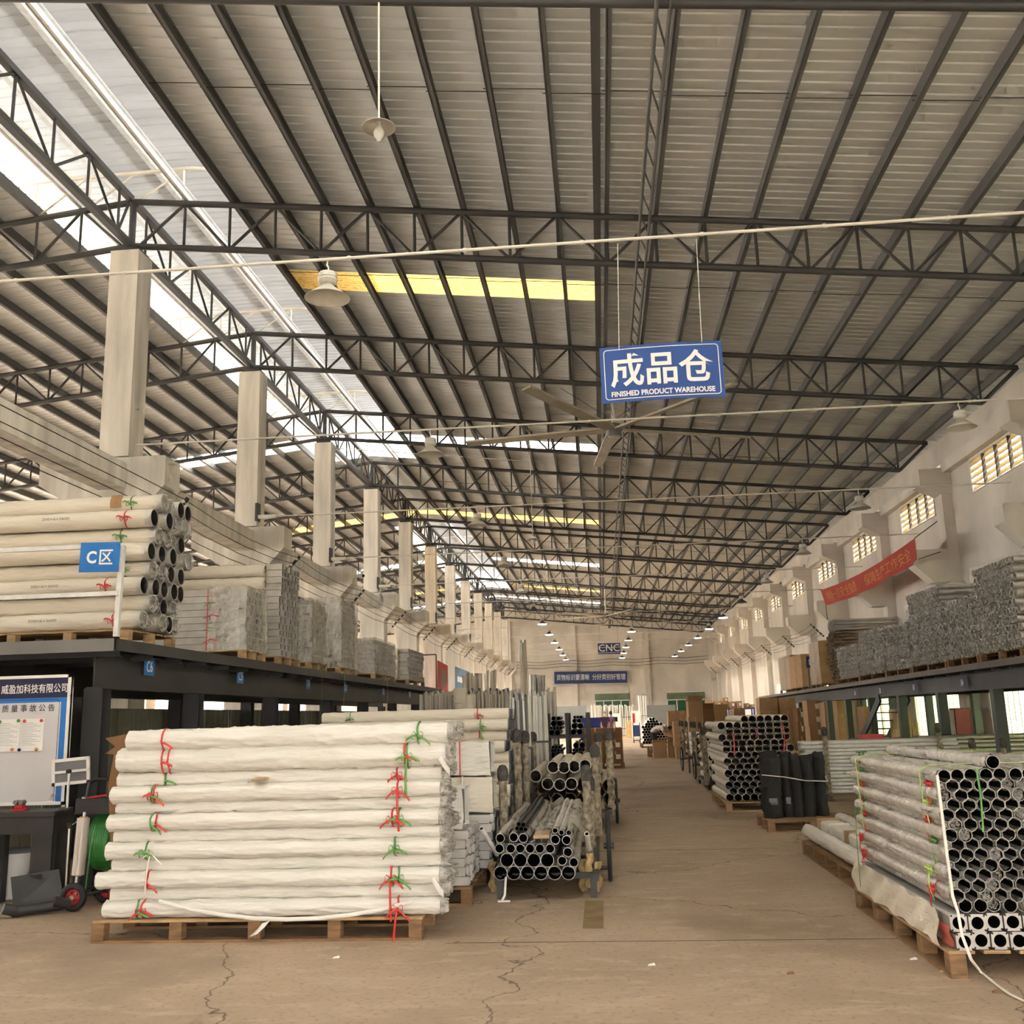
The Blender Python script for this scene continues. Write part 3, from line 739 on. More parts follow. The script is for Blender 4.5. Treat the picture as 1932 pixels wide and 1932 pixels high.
# drain pipes and cable drops on the right wall
for k, (Y, z0, z1, r, mm, lab) in enumerate(((33.1, 0, 7.3, .05, 'shade', 'pale drain pipe beside the fourth pilaster on the right wall'), (33.5, 0, 7.3, .06, 'steel', 'dark drain pipe beside a pale pipe behind the red banner'), (69.6, 0, 7.3, .06, 'steel', 'dark drain pipe near the far end of the right wall'))):
    solo('drain_pipe', MB().cyl((WALL_X-.08, Y, z0), (WALL_X-.08, Y, z1), r, 8), M[mm], lab, 'pipe')
for i in range(1, 8):
    y = Y0+.25+6*i
    w_ = thing('column_bracket', 'small pale bracket arm on the %s middle-row column' % nth(i), 'bracket', (-7.33, y-.1, 6.3), 'bracket arms on the columns')
    part('arm', MB().box((-7.34, y-.28, 6.0), (-6.9, y-.2, 6.08)), M['shade'], w_); part('clamp', MB().box((-7.36, y-.3, 5.95), (-7.30, y-.12, 6.35)), M['steel'], w_)
cc = ony(715, 1003, 26.8); cv = thing('security_camera', 'small white security camera on the third middle-row corbel', 'camera', (-6.62, 26.6, 5.5))
part('body', MB().bar((-6.62, 26.75, 5.55), (-6.35, 26.45, 5.5), .09, .09), M['white'], cv); part('lens', MB().cyl((-6.35, 26.45, 5.5), (-6.33, 26.43, 5.498), .035, 10), M['bore'], cv); part('mount', MB().bar((-6.71, 26.8, 5.45), (-6.6, 26.75, 5.52), .04), M['white'], cv)
# pole rising among the racks and roof cables on the far wall
for k, z in enumerate((5.6, 5.85, 6.1)):
    mb = MB(); mb.path([(-7+1.0*q, FAR_Y-.3, z-.12*sin(q/4*pi)**2) for q in range(17)], .015, 4)
    solo('power_cable', mb, M['wire'], '%s of three cables strung across the far wall' % ('lowest', 'middle', 'highest')[k], 'cable', 'cables on the far wall')
# ================================================================== GENERIC GOODS
def wrapped_mesh(L, r, seed, amp=.07, nl=44, na=22, capL=True, capR=True, m=None, sag=.0, name='wrap'):
    """cloth-wrapped round bundle along +X, wrinkled; ends tucked in"""
    mb = MB(); vs = []
    for i in range(nl+1):
        t = i/nl; x = L*t
        for j in range(na):
            a = 2*pi*j/na; c, s = cos(a), sin(a)
            d = noise.noise(Vector((x*1.1+seed*3.1, c*1.3, s*1.3+seed)))*.8
            d += .55*noise.noise(Vector((x*2.6+seed, c*3.2+x*.9, s*3.2+seed*2)))
            n1 = abs(noise.noise(Vector((x*2.2-seed+a*.25, c*2.3-x*1.1, s*2.3+x*.9+seed)))); n2 = abs(noise.noise(Vector((x*3.6+seed*2, c*3.4+x*1.7, s*3.4-x*1.5+seed))))
            d += 1.3*max(0, 1-n1*5)**2+.8*max(0, 1-n2*5)**2-.45
            rr = r*(1+amp*d)
            vs.append((x, rr*c, rr*s*(1.0)))
    mb.add(vs, [(i*na+j, i*na+(j+1)%na, (i+1)*na+(j+1)%na, (i+1)*na+j) for i in range(nl) for j in range(na)], True)
    for side, on in ((0, capL), (nl, capR)):
        if not on: continue
        sg = -1 if side == 0 else 1; base = vs[side*na:(side+1)*na]; X = L*side/nl
        r1 = [(X+sg*r*.16, y*.8+r*.05*noise.noise(Vector((y*30, z*30, seed))), z*.8) for _, y, z in base]
        r2 = [(X+sg*r*(.05+.25*noise.noise(Vector((j*.9, seed, 1)))), y*.35, z*.35) for j, (_, y, z) in enumerate(base)]
        allv = list(base)+r1+r2+[(X-sg*r*.05, 0, 0)]
        fs = []
        for k in range(2): fs += [(k*na+j, (k+1)*na+j, (k+1)*na+(j+1)%na, k*na+(j+1)%na) if sg < 0 else (k*na+j, k*na+(j+1)%na, (k+1)*na+(j+1)%na, (k+1)*na+j) for j in range(na)]
        fs += [(2*na+j, 3*na, 2*na+(j+1)%na) for j in range(na)]
        mb.add(allv, fs, True)
    return mb.mesh(name, m or M['fabric'])
def crumple_mesh(r, seed, depth=.06, m=None, name='crumpled_end', axis='X'):
    """crushed film bunched over a tube end, facing +X"""
    mb = MB(); na, nr = 18, 5; vs = []
    for k in range(nr+1):
        q = 1.06*(1-k/nr)
        for j in range(na):
            a = 2*pi*j/na; h = depth*(.35+.9*abs(noise.noise(Vector((cos(a)*q*4, sin(a)*q*4, seed*5))))*2)*(1 if k else 0)
            vs.append((h, r*q*cos(a)*(1+.12*noise.noise(Vector((a*2, k, seed)))), r*q*sin(a)))
    return mb.add(vs, [(k*na+j, k*na+(j+1)%na, (k+1)*na+(j+1)%na, (k+1)*na+j) for k in range(nr) for j in range(na)]).mesh(name, m or M['crumple'])
def open_tube_meshes(L, r, t, bore, m=None, n=18):
    """(tube, bore) meshes along +Y, mouth at y=0"""
    a = MB().pipe((0, 0, 0), (0, L, 0), r, r-t, n).mesh('tube_wall', m or M['tubemetal'])
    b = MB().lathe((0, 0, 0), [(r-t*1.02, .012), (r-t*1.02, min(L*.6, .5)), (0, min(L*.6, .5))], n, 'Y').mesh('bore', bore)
    return a, b
def pallet(name, label, x0, y0, x1, y1, z=0., h=.14, m='wood', along='X', nb=None, m2=None):
    """pallet: deck boards, blocks, runners; boards run along X or Y"""
    root = thing(name, label, 'pallet', ((x0+x1)/2, (y0+y1)/2, z), 'timber pallets'); t = .02; mt_ = M[m]; mt2 = M[m2 or m]
    span, other = ((x0, x1), (y0, y1)) if along == 'X' else ((y0, y1), (x0, x1))
    nb = nb or max(5, int((other[1]-other[0])/.16)); bw = (other[1]-other[0])/nb*.78
    me = None
    for k in range(nb):
        o_ = other[0]+(other[1]-other[0]-bw)*k/(nb-1)
        mb = MB(); e = random.uniform(-.008, .008)
        if along == 'X': mb.bevbox((span[0]+e, o_, z+h-t), (span[1]+e, o_+bw, z+h), .003)
        else: mb.bevbox((o_, span[0]+e, z+h-t), (o_+bw, span[1]+e, z+h), .003)
        part('deck_board', mb, mt2, root)
    nblk = max(3, int(round((span[1]-span[0])/.62))+1)
    for k in range(nblk):
        s_ = span[0]+(span[1]-span[0]-.1)*k/(nblk-1)
        for q in range(3):
            o_ = other[0]+(other[1]-other[0]-.1)*q/2
            mb = MB()
            if along == 'X': mb.bevbox((s_, o_, z+t), (s_+.1, o_+.1, z+h-t), .004)
            else: mb.bevbox((o_, s_, z+t), (o_+.1, s_+.1, z+h-t), .004)
            part('block', mb, mt_, root)
    for q in range(3):
        o_ = other[0]+(other[1]-other[0]-.1)*q/2; mb = MB()
        if along == 'X': mb.box((span[0], o_, z), (span[1], o_+.1, z+t))
        else: mb.box((o_, span[0], z), (o_+.1, span[1], z+t))
        part('runner', mb, mt_, root)
    return root
def tie_mesh(r, m, w=.012, tails=((.5, .10), (2.4, .12)), bow=True, seed=0, axis='X'):
    """ribbon ring round a bundle (axis X) with a knot and loose tails on the -Y side"""
    mb = MB(); n = 24
    mb.strip([(noise.noise(Vector((seed, k*.3, 2)))*.012, -(r*1.035)*cos(2*pi*k/n), (r*1.035)*sin(2*pi*k/n)) for k in range(n+1)], w, (1, 0, 0))
    k0 = Vector((0, -r*1.06, -r*.15))
    for ang, ln in tails:
        pts = [k0+Vector((cos(ang)*ln*t, -.012-.02*sin(t*3), sin(ang)*ln*t-.5*ln*t*t)) for t in (0, .25, .5, .75, 1)]
        mb.strip(pts, w*1.2, (0, .35, 1) if abs(cos(ang)) > .5 else (1, .2, 0))
    if bow:
        for s_ in (-1, 1):
            mb.strip([k0+Vector((s_*.035*sin(t*pi)*1.2, -.012-.006*t, .03*sin(t*2*pi))) for t in [q/8 for q in range(9)]], w*.9, (0, 1, .3))
    return mb.mesh('ribbon_tie', m)
def hollow(mb, x0, x1, yc, zc, w, h, t=.004, capback=True):
    """square tube along X, open at x1"""
    a = [(yc-w/2, zc-h/2), (yc+w/2, zc-h/2), (yc+w/2, zc+h/2), (yc-w/2, zc+h/2)]
    b = [(yc-w/2+t, zc-h/2+t), (yc+w/2-t, zc-h/2+t), (yc+w/2-t, zc+h/2-t), (yc-w/2+t, zc+h/2-t)]
    xi = x1-(.3 if x1 > x0 else -.3)
    vs = [(x0, *p) for p in a]+[(x1, *p) for p in a]+[(x1, *p) for p in b]+[(xi, *p) for p in b]
    return mb.add(vs, [(k, (k+1)%4, 4+(k+1)%4, 4+k) for k in range(4)]+[(4+k, 4+(k+1)%4, 8+(k+1)%4, 8+k) for k in range(4)]+[(8+k, 8+(k+1)%4, 12+(k+1)%4, 12+k) for k in range(4)]+[(12, 13, 14, 15), (3, 2, 1, 0)])
def film_sheet(fn, nu, nv, amp, seed, name='stretch_film', m=None, freq=9):
    mb = MB()
    def f(a, b):
        p = Vector(fn(a, b)); d = noise.noise_vector(p*freq+Vector((seed, 0, 0))); return p+d*amp
    return mb.grid(f, nu, nv, False)
def carton(name, label, x0, y0, x1, y1, z0, z1, m='card', group=None, open_top=False, tape=True, lab=False, face='Y', rot=0):
    cx, cy = (x0+x1)/2, (y0+y1)/2
    root = thing(name, label, 'box', (cx, cy, z0), group, rot)
    hx, hy, h = (x1-x0)/2, (y1-y0)/2, z1-z0
    if not open_top: lpart('body', MB().bevbox((-hx, -hy, 0), (hx, hy, h), .006).mesh('body', M[m]), root)
    else:
        mb = MB(); t = .008
        for a, b in (((-hx, -hy, 0), (hx, -hy+t, h)), ((-hx, hy-t, 0), (hx, hy, h)), ((-hx, -hy+t, 0), (-hx+t, hy-t, h)), ((hx-t, -hy+t, 0), (hx, hy-t, h)), ((-hx, -hy, 0), (hx, hy, t))): mb.box(a, b)
        lpart('body', mb.mesh('body', M[m]), root)
        for sx, sy in ((-1, 0), (1, 0), (0, -1), (0, 1)):
            f = MB(); l = hx*.7 if sx else hy*.7
            if sx: f.add([(sx*hx, -hy, h), (sx*hx, hy, h), (sx*(hx+l*.8), hy, h+l*.35), (sx*(hx+l*.8), -hy, h+l*.35), (sx*hx, -hy, h-.006), (sx*hx, hy, h-.006), (sx*(hx+l*.8), hy, h+l*.35-.006), (sx*(hx+l*.8), -hy, h+l*.35-.006)], [(0,1,2,3),(7,6,5,4),(2,6,7,3),(0,3,7,4),(1,5,6,2)])
            else: f.add([(-hx, sy*hy, h), (hx, sy*hy, h), (hx, sy*(hy+l*.5), h+l*.6), (-hx, sy*(hy+l*.5), h+l*.6), (-hx, sy*hy, h-.006), (hx, sy*hy, h-.006), (hx, sy*(hy+l*.5), h+l*.6-.006), (-hx, sy*(hy+l*.5), h+l*.6-.006)], [(0,1,2,3),(7,6,5,4),(2,6,7,3),(0,3,7,4),(1,5,6,2)])
            lpart('flap', f.mesh('flap', M[m]), root)
    if tape and not open_top:
        lpart('tape', MB().box((-.03, -hy-.002, h*.72), (.03, hy+.002, h+.002)).mesh('tape', M['tape']), root)
    if lab: lpart('paper_label', MB().box((hx*.05, -hy-.004, h*.35), (hx*.05+min(.16, hx*.6), -hy-.001, h*.35+min(.2, h*.4))).mesh('paper_label', M['paper']), root)
    return root

# ================================================================== LEFT MEZZANINE
DZ = 2.5
mz = thing('mezzanine_platform', 'dark steel storage platform with loaded deck along the left side', 'platform', (-6, 20, 0))
part('deck', MB().box((-6.95, 14.3, DZ-.03), (-4.95, 31, DZ)).box((-10.2, 9.78, DZ-.03), (-4.95, 14.3, DZ)), M['mezz'], mz)
part('edge_channel', MB().box((-4.95, 9.75, DZ-.12), (-4.92, 31, DZ)), M['mezz'], mz)
part('edge_channel', MB().box((-10.2, 9.74, DZ-.13), (-4.92, 9.78, DZ)), M['mezzedge'], mz)
def ibeam(p, q, w, h, t=.015):
    mb = MB(); p = Vector(p); q = Vector(q)
    for dz, ww, hh in ((h/2-t/2, w, t), (-h/2+t/2, w, t), (0, t, h-2*t)): mb.bar(p+Vector((0, 0, dz)), q+Vector((0, 0, dz)), ww, hh)
    return mb
for k in range(28):
    y = 10.0+.77*k
    part('joist', ibeam((-6.9 if y > 14.4 else -10.1, y, DZ-.10), (-4.98, y, DZ-.10), .08, .14, .012), M['mezz'], mz)
part('main_beam', ibeam((-5.25, 10.0, 2.20), (-5.25, 31, 2.20), .16, .38), M['mezz'], mz)
part('main_beam', ibeam((-6.8, 10.0, 2.20), (-6.8, 31, 2.20), .16, .38), M['mezz'], mz)
for y in (10.1, 12.6, 15.65, 18.9, 21.9, 25.0, 28.15, 30.8):
    for x in (-5.25, -6.8):
        part('post', ibeam((x, y-.09, 0), (x, y-.09, 0), .1, .1) if False else MB().box((x-.1, y-.1, .02), (x+.1, y-.085, 2.01)).box((x-.1, y+.085, .02), (x+.1, y+.1, 2.01)).box((x-.01, y-.085, .02), (x+.01, y+.085, 2.01)), M['mezz'], mz)
        part('base_plate', MB().box((x-.15, y-.15, 0), (x+.15, y+.15, .02)), M['mezz'], mz)
for ya, yb in ((28.15, 30.8), (25, 28.15)): part('brace', MB().bar((-5.25, ya, 2.0), (-5.25, yb, .1), .05, .05), M['mezz'], mz)
# front rail with the area sign
YR = 9.8
rl = thing('guard_rail', 'grey angle-iron guard rail on the front corner of the left platform', 'rail', (-6.5, YR, DZ))
pt_, pb_ = ony(228, 1030, YR), ony(219, 1203, YR); pb_.z = DZ+.02; pt_.x = pb_.x+.02
part('rail_post', MB().bar(pb_, pt_, .05, .05), M['galv'], rl)
for yy in (1030, 1120):
    a = ony(226, yy, YR); part('rail', MB().bar((a.x, YR-.03, a.z), (-10, YR-.03, a.z+.0), .045, .045), M['galv'], rl)
TL, TR, BL = [ony(x, y, YR-.08) for x, y in ((152.8, 1023.9), (227, 1022.4), (148.5, 1080))]
rt, mt, w, h = panel('area_sign', 'bright blue square area sign with white C on the front rail', 'sign', TL, TR, BL, .006, M['bluelight'], 'sign_panel')
put('lettering', text_mesh('C', h*.42, M['lettering'], .035, w*.25, .001), rt, at2(mt, -w*.2, 0)); put('lettering', text_mesh('区', h*.50, M['lettering'], .015, w*.34, .001), rt, at2(mt, w*.17, 0))
for sx in (-1, 1):
    for sy in (-1, 1): put('rivet', MB().lathe((0, 0, 0), [(.009, 0), (.007, .004), (0, .005)], 8).mesh('rivet', M['greycard']), rt, at2(mt, sx*w*.45, sy*h*.44, .001))
for s, Y in (('C6', 11.08), ('C5', 14.01), ('C4', 17.38), ('C3', 20.0), ('C2', 23.56), ('C1', 26.87)):
    a = Vector((-5.155, Y-.13, 2.38)); rt, mt, w, h = panel('bay_tag', 'small blue bay tag reading %s on the left platform beam' % s, 'tag', a, a+Vector((0, .26, 0)), a-Vector((0, 0, .2)), .004, M['bluelight'], 'tag_plate', 'bay tags of the left platform')
    put('lettering', text_mesh(s, h*.62, M['lettering'], .01, w*.6, .001), rt, at2(mt, 0, 0))
# big wrapped tubes on the front pallet
bigs = [wrapped_mesh(3.4, .10, q*1.7, .07, 50, 20, True, False, M['fabric2']) for q in range(4)]
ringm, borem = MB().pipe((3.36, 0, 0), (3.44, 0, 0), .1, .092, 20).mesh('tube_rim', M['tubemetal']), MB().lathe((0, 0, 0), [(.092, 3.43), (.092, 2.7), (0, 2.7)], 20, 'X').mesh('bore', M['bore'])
filmend = crumple_mesh(.10, 3, .03, M['filmclear'], 'end_film')
ties = {c: tie_mesh(.1, M[c], .016) for c in ('red', 'green')}
pallet('pallet', 'timber pallet under the big wrapped tubes on the left platform', -8.3, 10.25, -5.02, 11.45, DZ, .14, 'woodpale', 'X', 7)
for rr in range(8):
    n = 5 if rr % 2 == 0 else 4
    for c in range(n):
        y = 10.39+.212*c+(.106 if rr % 2 else 0)+(0 if rr < 6 else .0); z = DZ+.142+.108+.188*rr
        X1 = -4.92+.02*rr+random.uniform(-.06, .04)
        lab = 'big wrapped tube on the left platform, %s row up, %s from the front' % (nth(rr), nth(c))
        t = thing('wrapped_tube', lab, 'tube', (X1-3.44, y, z), 'big wrapped tubes on the left platform')
        lpart('wrap', bigs[(rr+c) % 4], t, rot=(random.uniform(0, 6), 0, 0)); lpart('tube_rim', ringm, t); lpart('bore', borem, t)
        if random.random() < .5: lpart('end_film', filmend, t, (3.44, 0, 0))
        if c == 0 and rr in (0, 2, 3, 5, 6, 7): lpart('ribbon_tie', ties['green' if rr % 2 else 'red'], t, (3.44-.3-.05*(rr % 3), 0, 0))
        if c == 0 and rr in (6, 2, 0): 
            me = text_mesh('200×6×3600', .03, M['greycard'], 0, .32, .0005); o = lpart('handwriting', me, t, (2.35, -.108, .015), rot=(pi/2, 0, 0))
        if c == 0 and rr == 7: lpart('cardboard_strip', MB().strip([(2.92, -.115*cos(q), .115*sin(q)) for q in (-.5, 0, .4, .8, 1.2, 1.57)], .13, (1, 0, 0), .003).mesh('cardboard_strip', M['card']), t)
# profile packs further along
def profile_pack(label, y0, y1, z1, nx, nz, kind, XE=-5.0, L=1.7, wrapfrac=.0, red=True, seed=1, filmface=False, direction=1, z0=None, m='profile', rnd=False):
    """bundle of square tubes, ends towards +X (direction 1) or -X (-1), with cloth or film round it"""
    z0 = DZ+.14 if z0 is None else z0; d = direction
    r = thing('profile_bundle', label, 'bundle', (XE-d*L/2, (y0+y1)/2, z0), 'profile bundles on the platforms')
    mb = MB(); bq = MB(); w = (y1-y0)/nx; h = (z1-z0)/nz
    for a in range(nx):
        for b in range(nz):
            xe = XE-d*random.uniform(0, .05); yc, zc = y0+w*(a+.5), z0+h*(b+.5)
            if rnd:
                yc += (w*.25 if b % 2 else -w*.25); rr = min(w, h)*.5; mb.pipe((XE-d*L, yc, zc), (xe, yc, zc), rr, rr*.86, 10); bq.cyl((xe-d*.05, yc, zc), (xe-d*.04, yc, zc), rr*.86, 10)
            else:
                hollow(mb, XE-d*L, xe, yc, zc, w*.94, h*.94, .008); bq.box((min(xe-d*.03, xe-d*.04), yc-w*.42, zc-h*.42), (max(xe-d*.03, xe-d*.04), yc+w*.42, zc+h*.42))
    o = part('profile_stack', mb, M[m], r); o['kind'] = 'stuff'; o = part('bore', bq, M['bore'], r); o['kind'] = 'stuff'  # dark plates in the open ends stand in for inner shade
    if kind == 'cloth':
        for b in range(nz//2):
            zz = z0+(z1-z0)*(b+.5)/(nz//2); rr = (z1-z0)/(nz//2)*.5
            wm = wrapped_mesh(L-.28, rr, seed+b, .12, 30, 14, True, True, M['fabric2'])
            p = lpart('wrap', wm, r, ((XE-d*L if d > 0 else XE+.28)-ORG[r.name].x, y0-rr*.35-ORG[r.name].y, zz-ORG[r.name].z))
    if kind in ('film', 'both'):
        xa, xb = XE+d*.015, XE-d*.55
        def fn(a, b):
            q = a*3
            if q < 1: return (xb+(xa-xb)*q, y0-.02, z0+(z1-z0+.03)*b)
            if q < 2: return (xa, y0-.02+(y1-y0+.04)*(q-1), z0+(z1-z0+.03)*b)
            return (xa+(xb-xa)*(q-2), y1+.02, z0+(z1-z0+.03)*b)
        part('stretch_film', film_sheet(fn, 36, 26, .022, seed, freq=11), M['filmgrey' if filmface else ('filmthin' if rnd else 'filmclear')], r)
        part('film_cap', film_sheet(lambda a, b: (xa+(xb-xa)*a, y0-.02+(y1-y0+.04)*b, z1+.03), 10, 10, .03, seed+3), M['filmthin' if rnd else 'filmclear'], r)
    if red:
        for k in range(2):
            x = XE-d*(.45+.12*k)
            part('ribbon_tie', MB().strip([(x, y0-.012, z0+(z1-z0)*t+0) for t in (0, .25, .5, .75, 1)], .014, (1, 0, 0), .003), M['red'], r)
        for k in range(4): part('ribbon_tie', MB().strip([(XE-d*.4, y0-.014, z0+(z1-z0)*(.15+.2*k)), (XE-d*.5, y0-.03, z0+(z1-z0)*(.15+.2*k)+.03), (XE-d*.62, y0-.02, z0+(z1-z0)*(.15+.2*k)-.02)], .012, (0, 0, 1), .003), M['red' if k % 2 == 0 else 'green'], r)
    return r
for lab, y0, y1, z1, nx, nz, kind, ff, sd in (
    ('grey film-wrapped profile bundle in front of the white pack on the left platform', 13.75, 14.6, 3.52, 6, 9, 'film', True, 4),
    ('tall white wrapped profile pack with open square ends on the left platform', 15.35, 16.35, 4.12, 7, 14, 'cloth', False, 9),
    ('grey film-capped profile bundle behind the tall white pack on the left platform', 17.0, 18.0, 3.72, 7, 9, 'film', True, 14),
    ('red-tied profile bundle in grey film, third tall pack on the left platform', 19.0, 20.3, 3.98, 8, 12, 'film', True, 21),
    ('low film-draped profile bundle towards the far end of the left platform', 22.0, 24.2, 3.40, 12, 7, 'film', False, 27),
    ('last small profile bundle beside the end frame of the left platform', 26.0, 28.3, 3.45, 12, 7, 'cloth', False, 33)):
    pallet('pallet', 'timber pallet under the ' + lab.split(' on the')[0].split(' in front')[0].split(' behind')[0].split(' towards')[0].split(' beside')[0].split(', third')[0], -6.75, y0-.03, -5.0, y1+.03, DZ, .14, 'woodpale', 'X')
    profile_pack(lab, y0, y1, z1, nx, nz, kind, seed=sd, filmface=ff)
ef = thing('end_frame', 'thin dark pipe frame at the far end of the left platform', 'rail', (-5.2, 30.5, DZ))
for a, b in (((-6.6, 30.5, DZ), (-6.6, 30.5, 3.55)), ((-5.02, 30.5, DZ), (-5.02, 30.5, 3.55)), ((-6.6, 30.5, 3.55), (-5.02, 30.5, 3.55))): part('rail_pipe', MB().cyl(a, b, .02, 6), M['mezz'], ef)
for k, (Y, ln, c) in enumerate(((17.3, 1.2, 'green'), (18.9, .7, 'lime'), (22.8, 1.0, 'whiterib'))):
    solo('hanging_strap', MB().strip([(-4.9, Y+.05*sin(t*5), DZ+.03-ln*t) for t in [q/8 for q in range(9)]], .015, (0, 1, 0)), M[c], '%s strap end dangling from the left platform edge' % ('green', 'pale lime', 'white')[k], 'strap')
# fence behind the platform
fn_ = thing('panel_fence', 'ribbed grey-green panel fence under the left platform', 'fence', (-7.0, 18, 0))
for k in range(15):
    y = 9.8+1.25*k
    mb = MB(); mb.box((-7.06, y, .0), (-7.03, y+1.22, 1.88))
    for q in range(5): mb.box((-7.03, y+.08+.24*q, .01), (-7.01, y+.14+.24*q, 1.87))
    part('fence_panel', mb, M['fence'], fn_)

# ================================================================== WHITEBOARD, BENCH AND HAND TRUCKS
YB = 9.68
TR, BR = ony(136, 1272, YB), ony(116, 1518, YB); BR.x = TR.x; TL = TR-Vector((2.1, 0, 0)); BLc = Vector((TL.x, YB, BR.z))
rt, mt, w, h = panel('notice_board', 'framed white notice board with navy header and pinned sheets', 'board', TL, TR, BLc, .03, M['board'], 'board_face')
fr = MB()
for a, b in (((-w/2, -h/2), (w/2, -h/2+.03)), ((-w/2, h/2-.03), (w/2, h/2)), ((-w/2, -h/2), (-w/2+.03, h/2)), ((w/2-.03, -h/2), (w/2, h/2))): fr.box((*a, -.035), (*b, .012))
put('frame', fr.mesh('frame', M['white']), rt, mt)
hb = h*.155
put('header_band', MB().box((-w/2+.03, h/2-.03-hb, .001), (w/2-.03, h/2-.03, .002)).mesh('header_band', M['navy']), rt, mt)
put('blue_band', MB().box((-w/2+.03, -h/2+.03, .0005), (w/2-.03, h/2-.03-hb, .0015)).mesh('blue_band', M['bluelight']), rt, mt)
put('white_field', MB().box((-w/2+.03, -h/2+.03, .001), (w/2-.095, h/2-.03-hb-.045, .0025)).mesh('white_field', M['board']), rt, mt)
put('rule_line', rrect_ring(w*1.2, h*1.6, .05, .005).xf(Matrix.Translation((ony(113, 1330, YB).x-mt.translation.x-w*.6, ony(60, 1320, YB).z-mt.translation.z-h*.8, .0035))).mesh('rule_line', M['lettdark']), rt, mt)
pxm = lambda x: (ony(x, 1330, YB).x-mt.translation.x); pzm = lambda y: (ony(60, y, YB).z-mt.translation.z)
put('lettering', text_mesh('威盈加科技有限公司', .092, M['lettering'], .006, pxm(126)-pxm(1), .001), rt, at2(mt, (pxm(126)+pxm(1))/2, h/2-.03-hb*.52, .004))
put('lettering', text_mesh('质 量 事 故 公 告', .072, M['lettdark'], .004, pxm(104)-pxm(5), .001), rt, at2(mt, (pxm(104)+pxm(5))/2, pzm(1336), .005))
for k, (x0, x1) in enumerate(((0, 42), (43, 86))):
    pg = put('pinned_sheet', MB().grid(lambda a, b: (pxm(x0)+(pxm(x1)-pxm(x0))*a, pzm(1417)+(pzm(1356)-pzm(1417))*b, .006+.012*(1-b)*sin(a*3)), 8, 8).mesh('pinned_sheet', M['paper']), rt, mt)
    lines = MB()
    for q in range(14): lines.box((pxm(x0)+.02, pzm(1364+3.2*q), .0225), (pxm(x0)+.02+(.12+.04*((q*7) % 3)), pzm(1364+3.2*q)+.0025, .0232))
    put('printed_lines', lines.mesh('printed_lines', M['greycard']), rt, mt)
for px_, py_, c in ((5, 1360, 'green'), (40, 1359, 'green'), (51, 1360, 'red'), (83, 1360, 'red'), (32, 1413, 'gold'), (45, 1414, 'navy'), (77, 1414, 'gold')):
    put('magnet', MB().lathe((0, 0, 0), [(.016, 0), (.016, .012), (.01, .016), (0, .017)], 12).mesh('magnet', M[c]), rt, at2(mt, pxm(px_), pzm(py_), .022))
for sx in (-1, 1): put('easel_leg', MB().bar((sx*w*.485, -h/2-BR.z+.0, -.055), (sx*w*.485, h*.4, -.055), .04, .03).mesh('easel_leg', M['galv']), rt, mt)
# black bench
YT = 9.2; c0 = ony(103, 1531, YT); zt = c0.z; bx1 = c0.x
tb = thing('steel_bench', 'heavy black steel bench in front of the notice board', 'table', (bx1-.9, YT+.2, 0))
part('top', MB().bevbox((bx1-2.2, YT, zt-.05), (bx1, YT+.4, zt), .006), M['blacksteel'], tb)
part('apron', MB().box((bx1-2.18, YT+.01, zt-.2), (bx1-.01, YT+.39, zt-.05)), M['blacksteel'], tb)
for x in (bx1-.22, bx1-.75, bx1-1.02, bx1-2.1):
    ww = .2 if x > bx1-.5 else .1
    for yy in (YT+.02, YT+.30): part('leg', MB().box((x, yy, 0), (x+ww, yy+.08, zt-.2)), M['blacksteel'], tb)
part('stretcher', MB().box((bx1-2.1, YT+.04, .40), (bx1-.6, YT+.08, .48)), M['blacksteel'], tb)
cl_ = thing('clamp_block', 'small red magnetic block with two round knobs on the black bench', 'tool', (ony(38, 1522, YT+.15).x, YT+.15, zt))
q = ORG[cl_.name]
part('base', MB().bevbox((q.x-.07, q.y-.04, q.z), (q.x+.07, q.y+.04, q.z+.02), .004), M['redpaint'], cl_); part('body', MB().bevbox((q.x-.045, q.y-.03, q.z+.02), (q.x+.04, q.y+.03, q.z+.06), .006), M['redpaint'], cl_)
for s in (-1, 1): part('knob', MB().cyl((q.x+s*.028, q.y-.045, q.z+.08), (q.x+s*.028, q.y+.02, q.z+.08), .022, 14), M['greycard'], cl_)
# sign holder
YH = YT+.2
TL, TR, BL = [ony(x, y, YH) for x, y in ((98, 1433.7), (168.8, 1426.4), (98.6, 1483.9))]
rt, mt, w, h = panel('sign_holder', 'white-framed grey sign holder on a thin pole beside the notice board', 'stand', TL, TR, BL, .012, M['greycard'], 'back_board')
f2 = MB(); e = .03
for a, b in (((-w/2, -h/2), (w/2, -h/2+e)), ((-w/2, h/2-e), (w/2, h/2)), ((-w/2, -h/2), (-w/2+e, h/2)), ((w/2-e, -h/2), (w/2, h/2))): f2.box((*a, -.014), (*b, .008))
put('frame', f2.mesh('frame', M['white']), rt, mt); put('cross_bar', MB().box((-w/2, -.012, .004), (w/2, .012, .014)).mesh('cross_bar', M['galv']), rt, mt)
pb = ony(133, 1522, YH); part('pole', MB().cyl((mt.translation.x-.0, YH-.03, zt+.02), (mt.translation.x, YH-.03, mt.translation.z), .012, 8), M['galv'], rt)
part('clamp_knob', MB().cyl((mt.translation.x, YH-.06, mt.translation.z), (mt.translation.x, YH-.02, mt.translation.z), .02, 10), M['rubber'], rt); part('foot', MB().cyl((mt.translation.x, YH-.03, zt), (mt.translation.x, YH-.03, zt+.02), .09, 16), M['blacksteel'], rt)
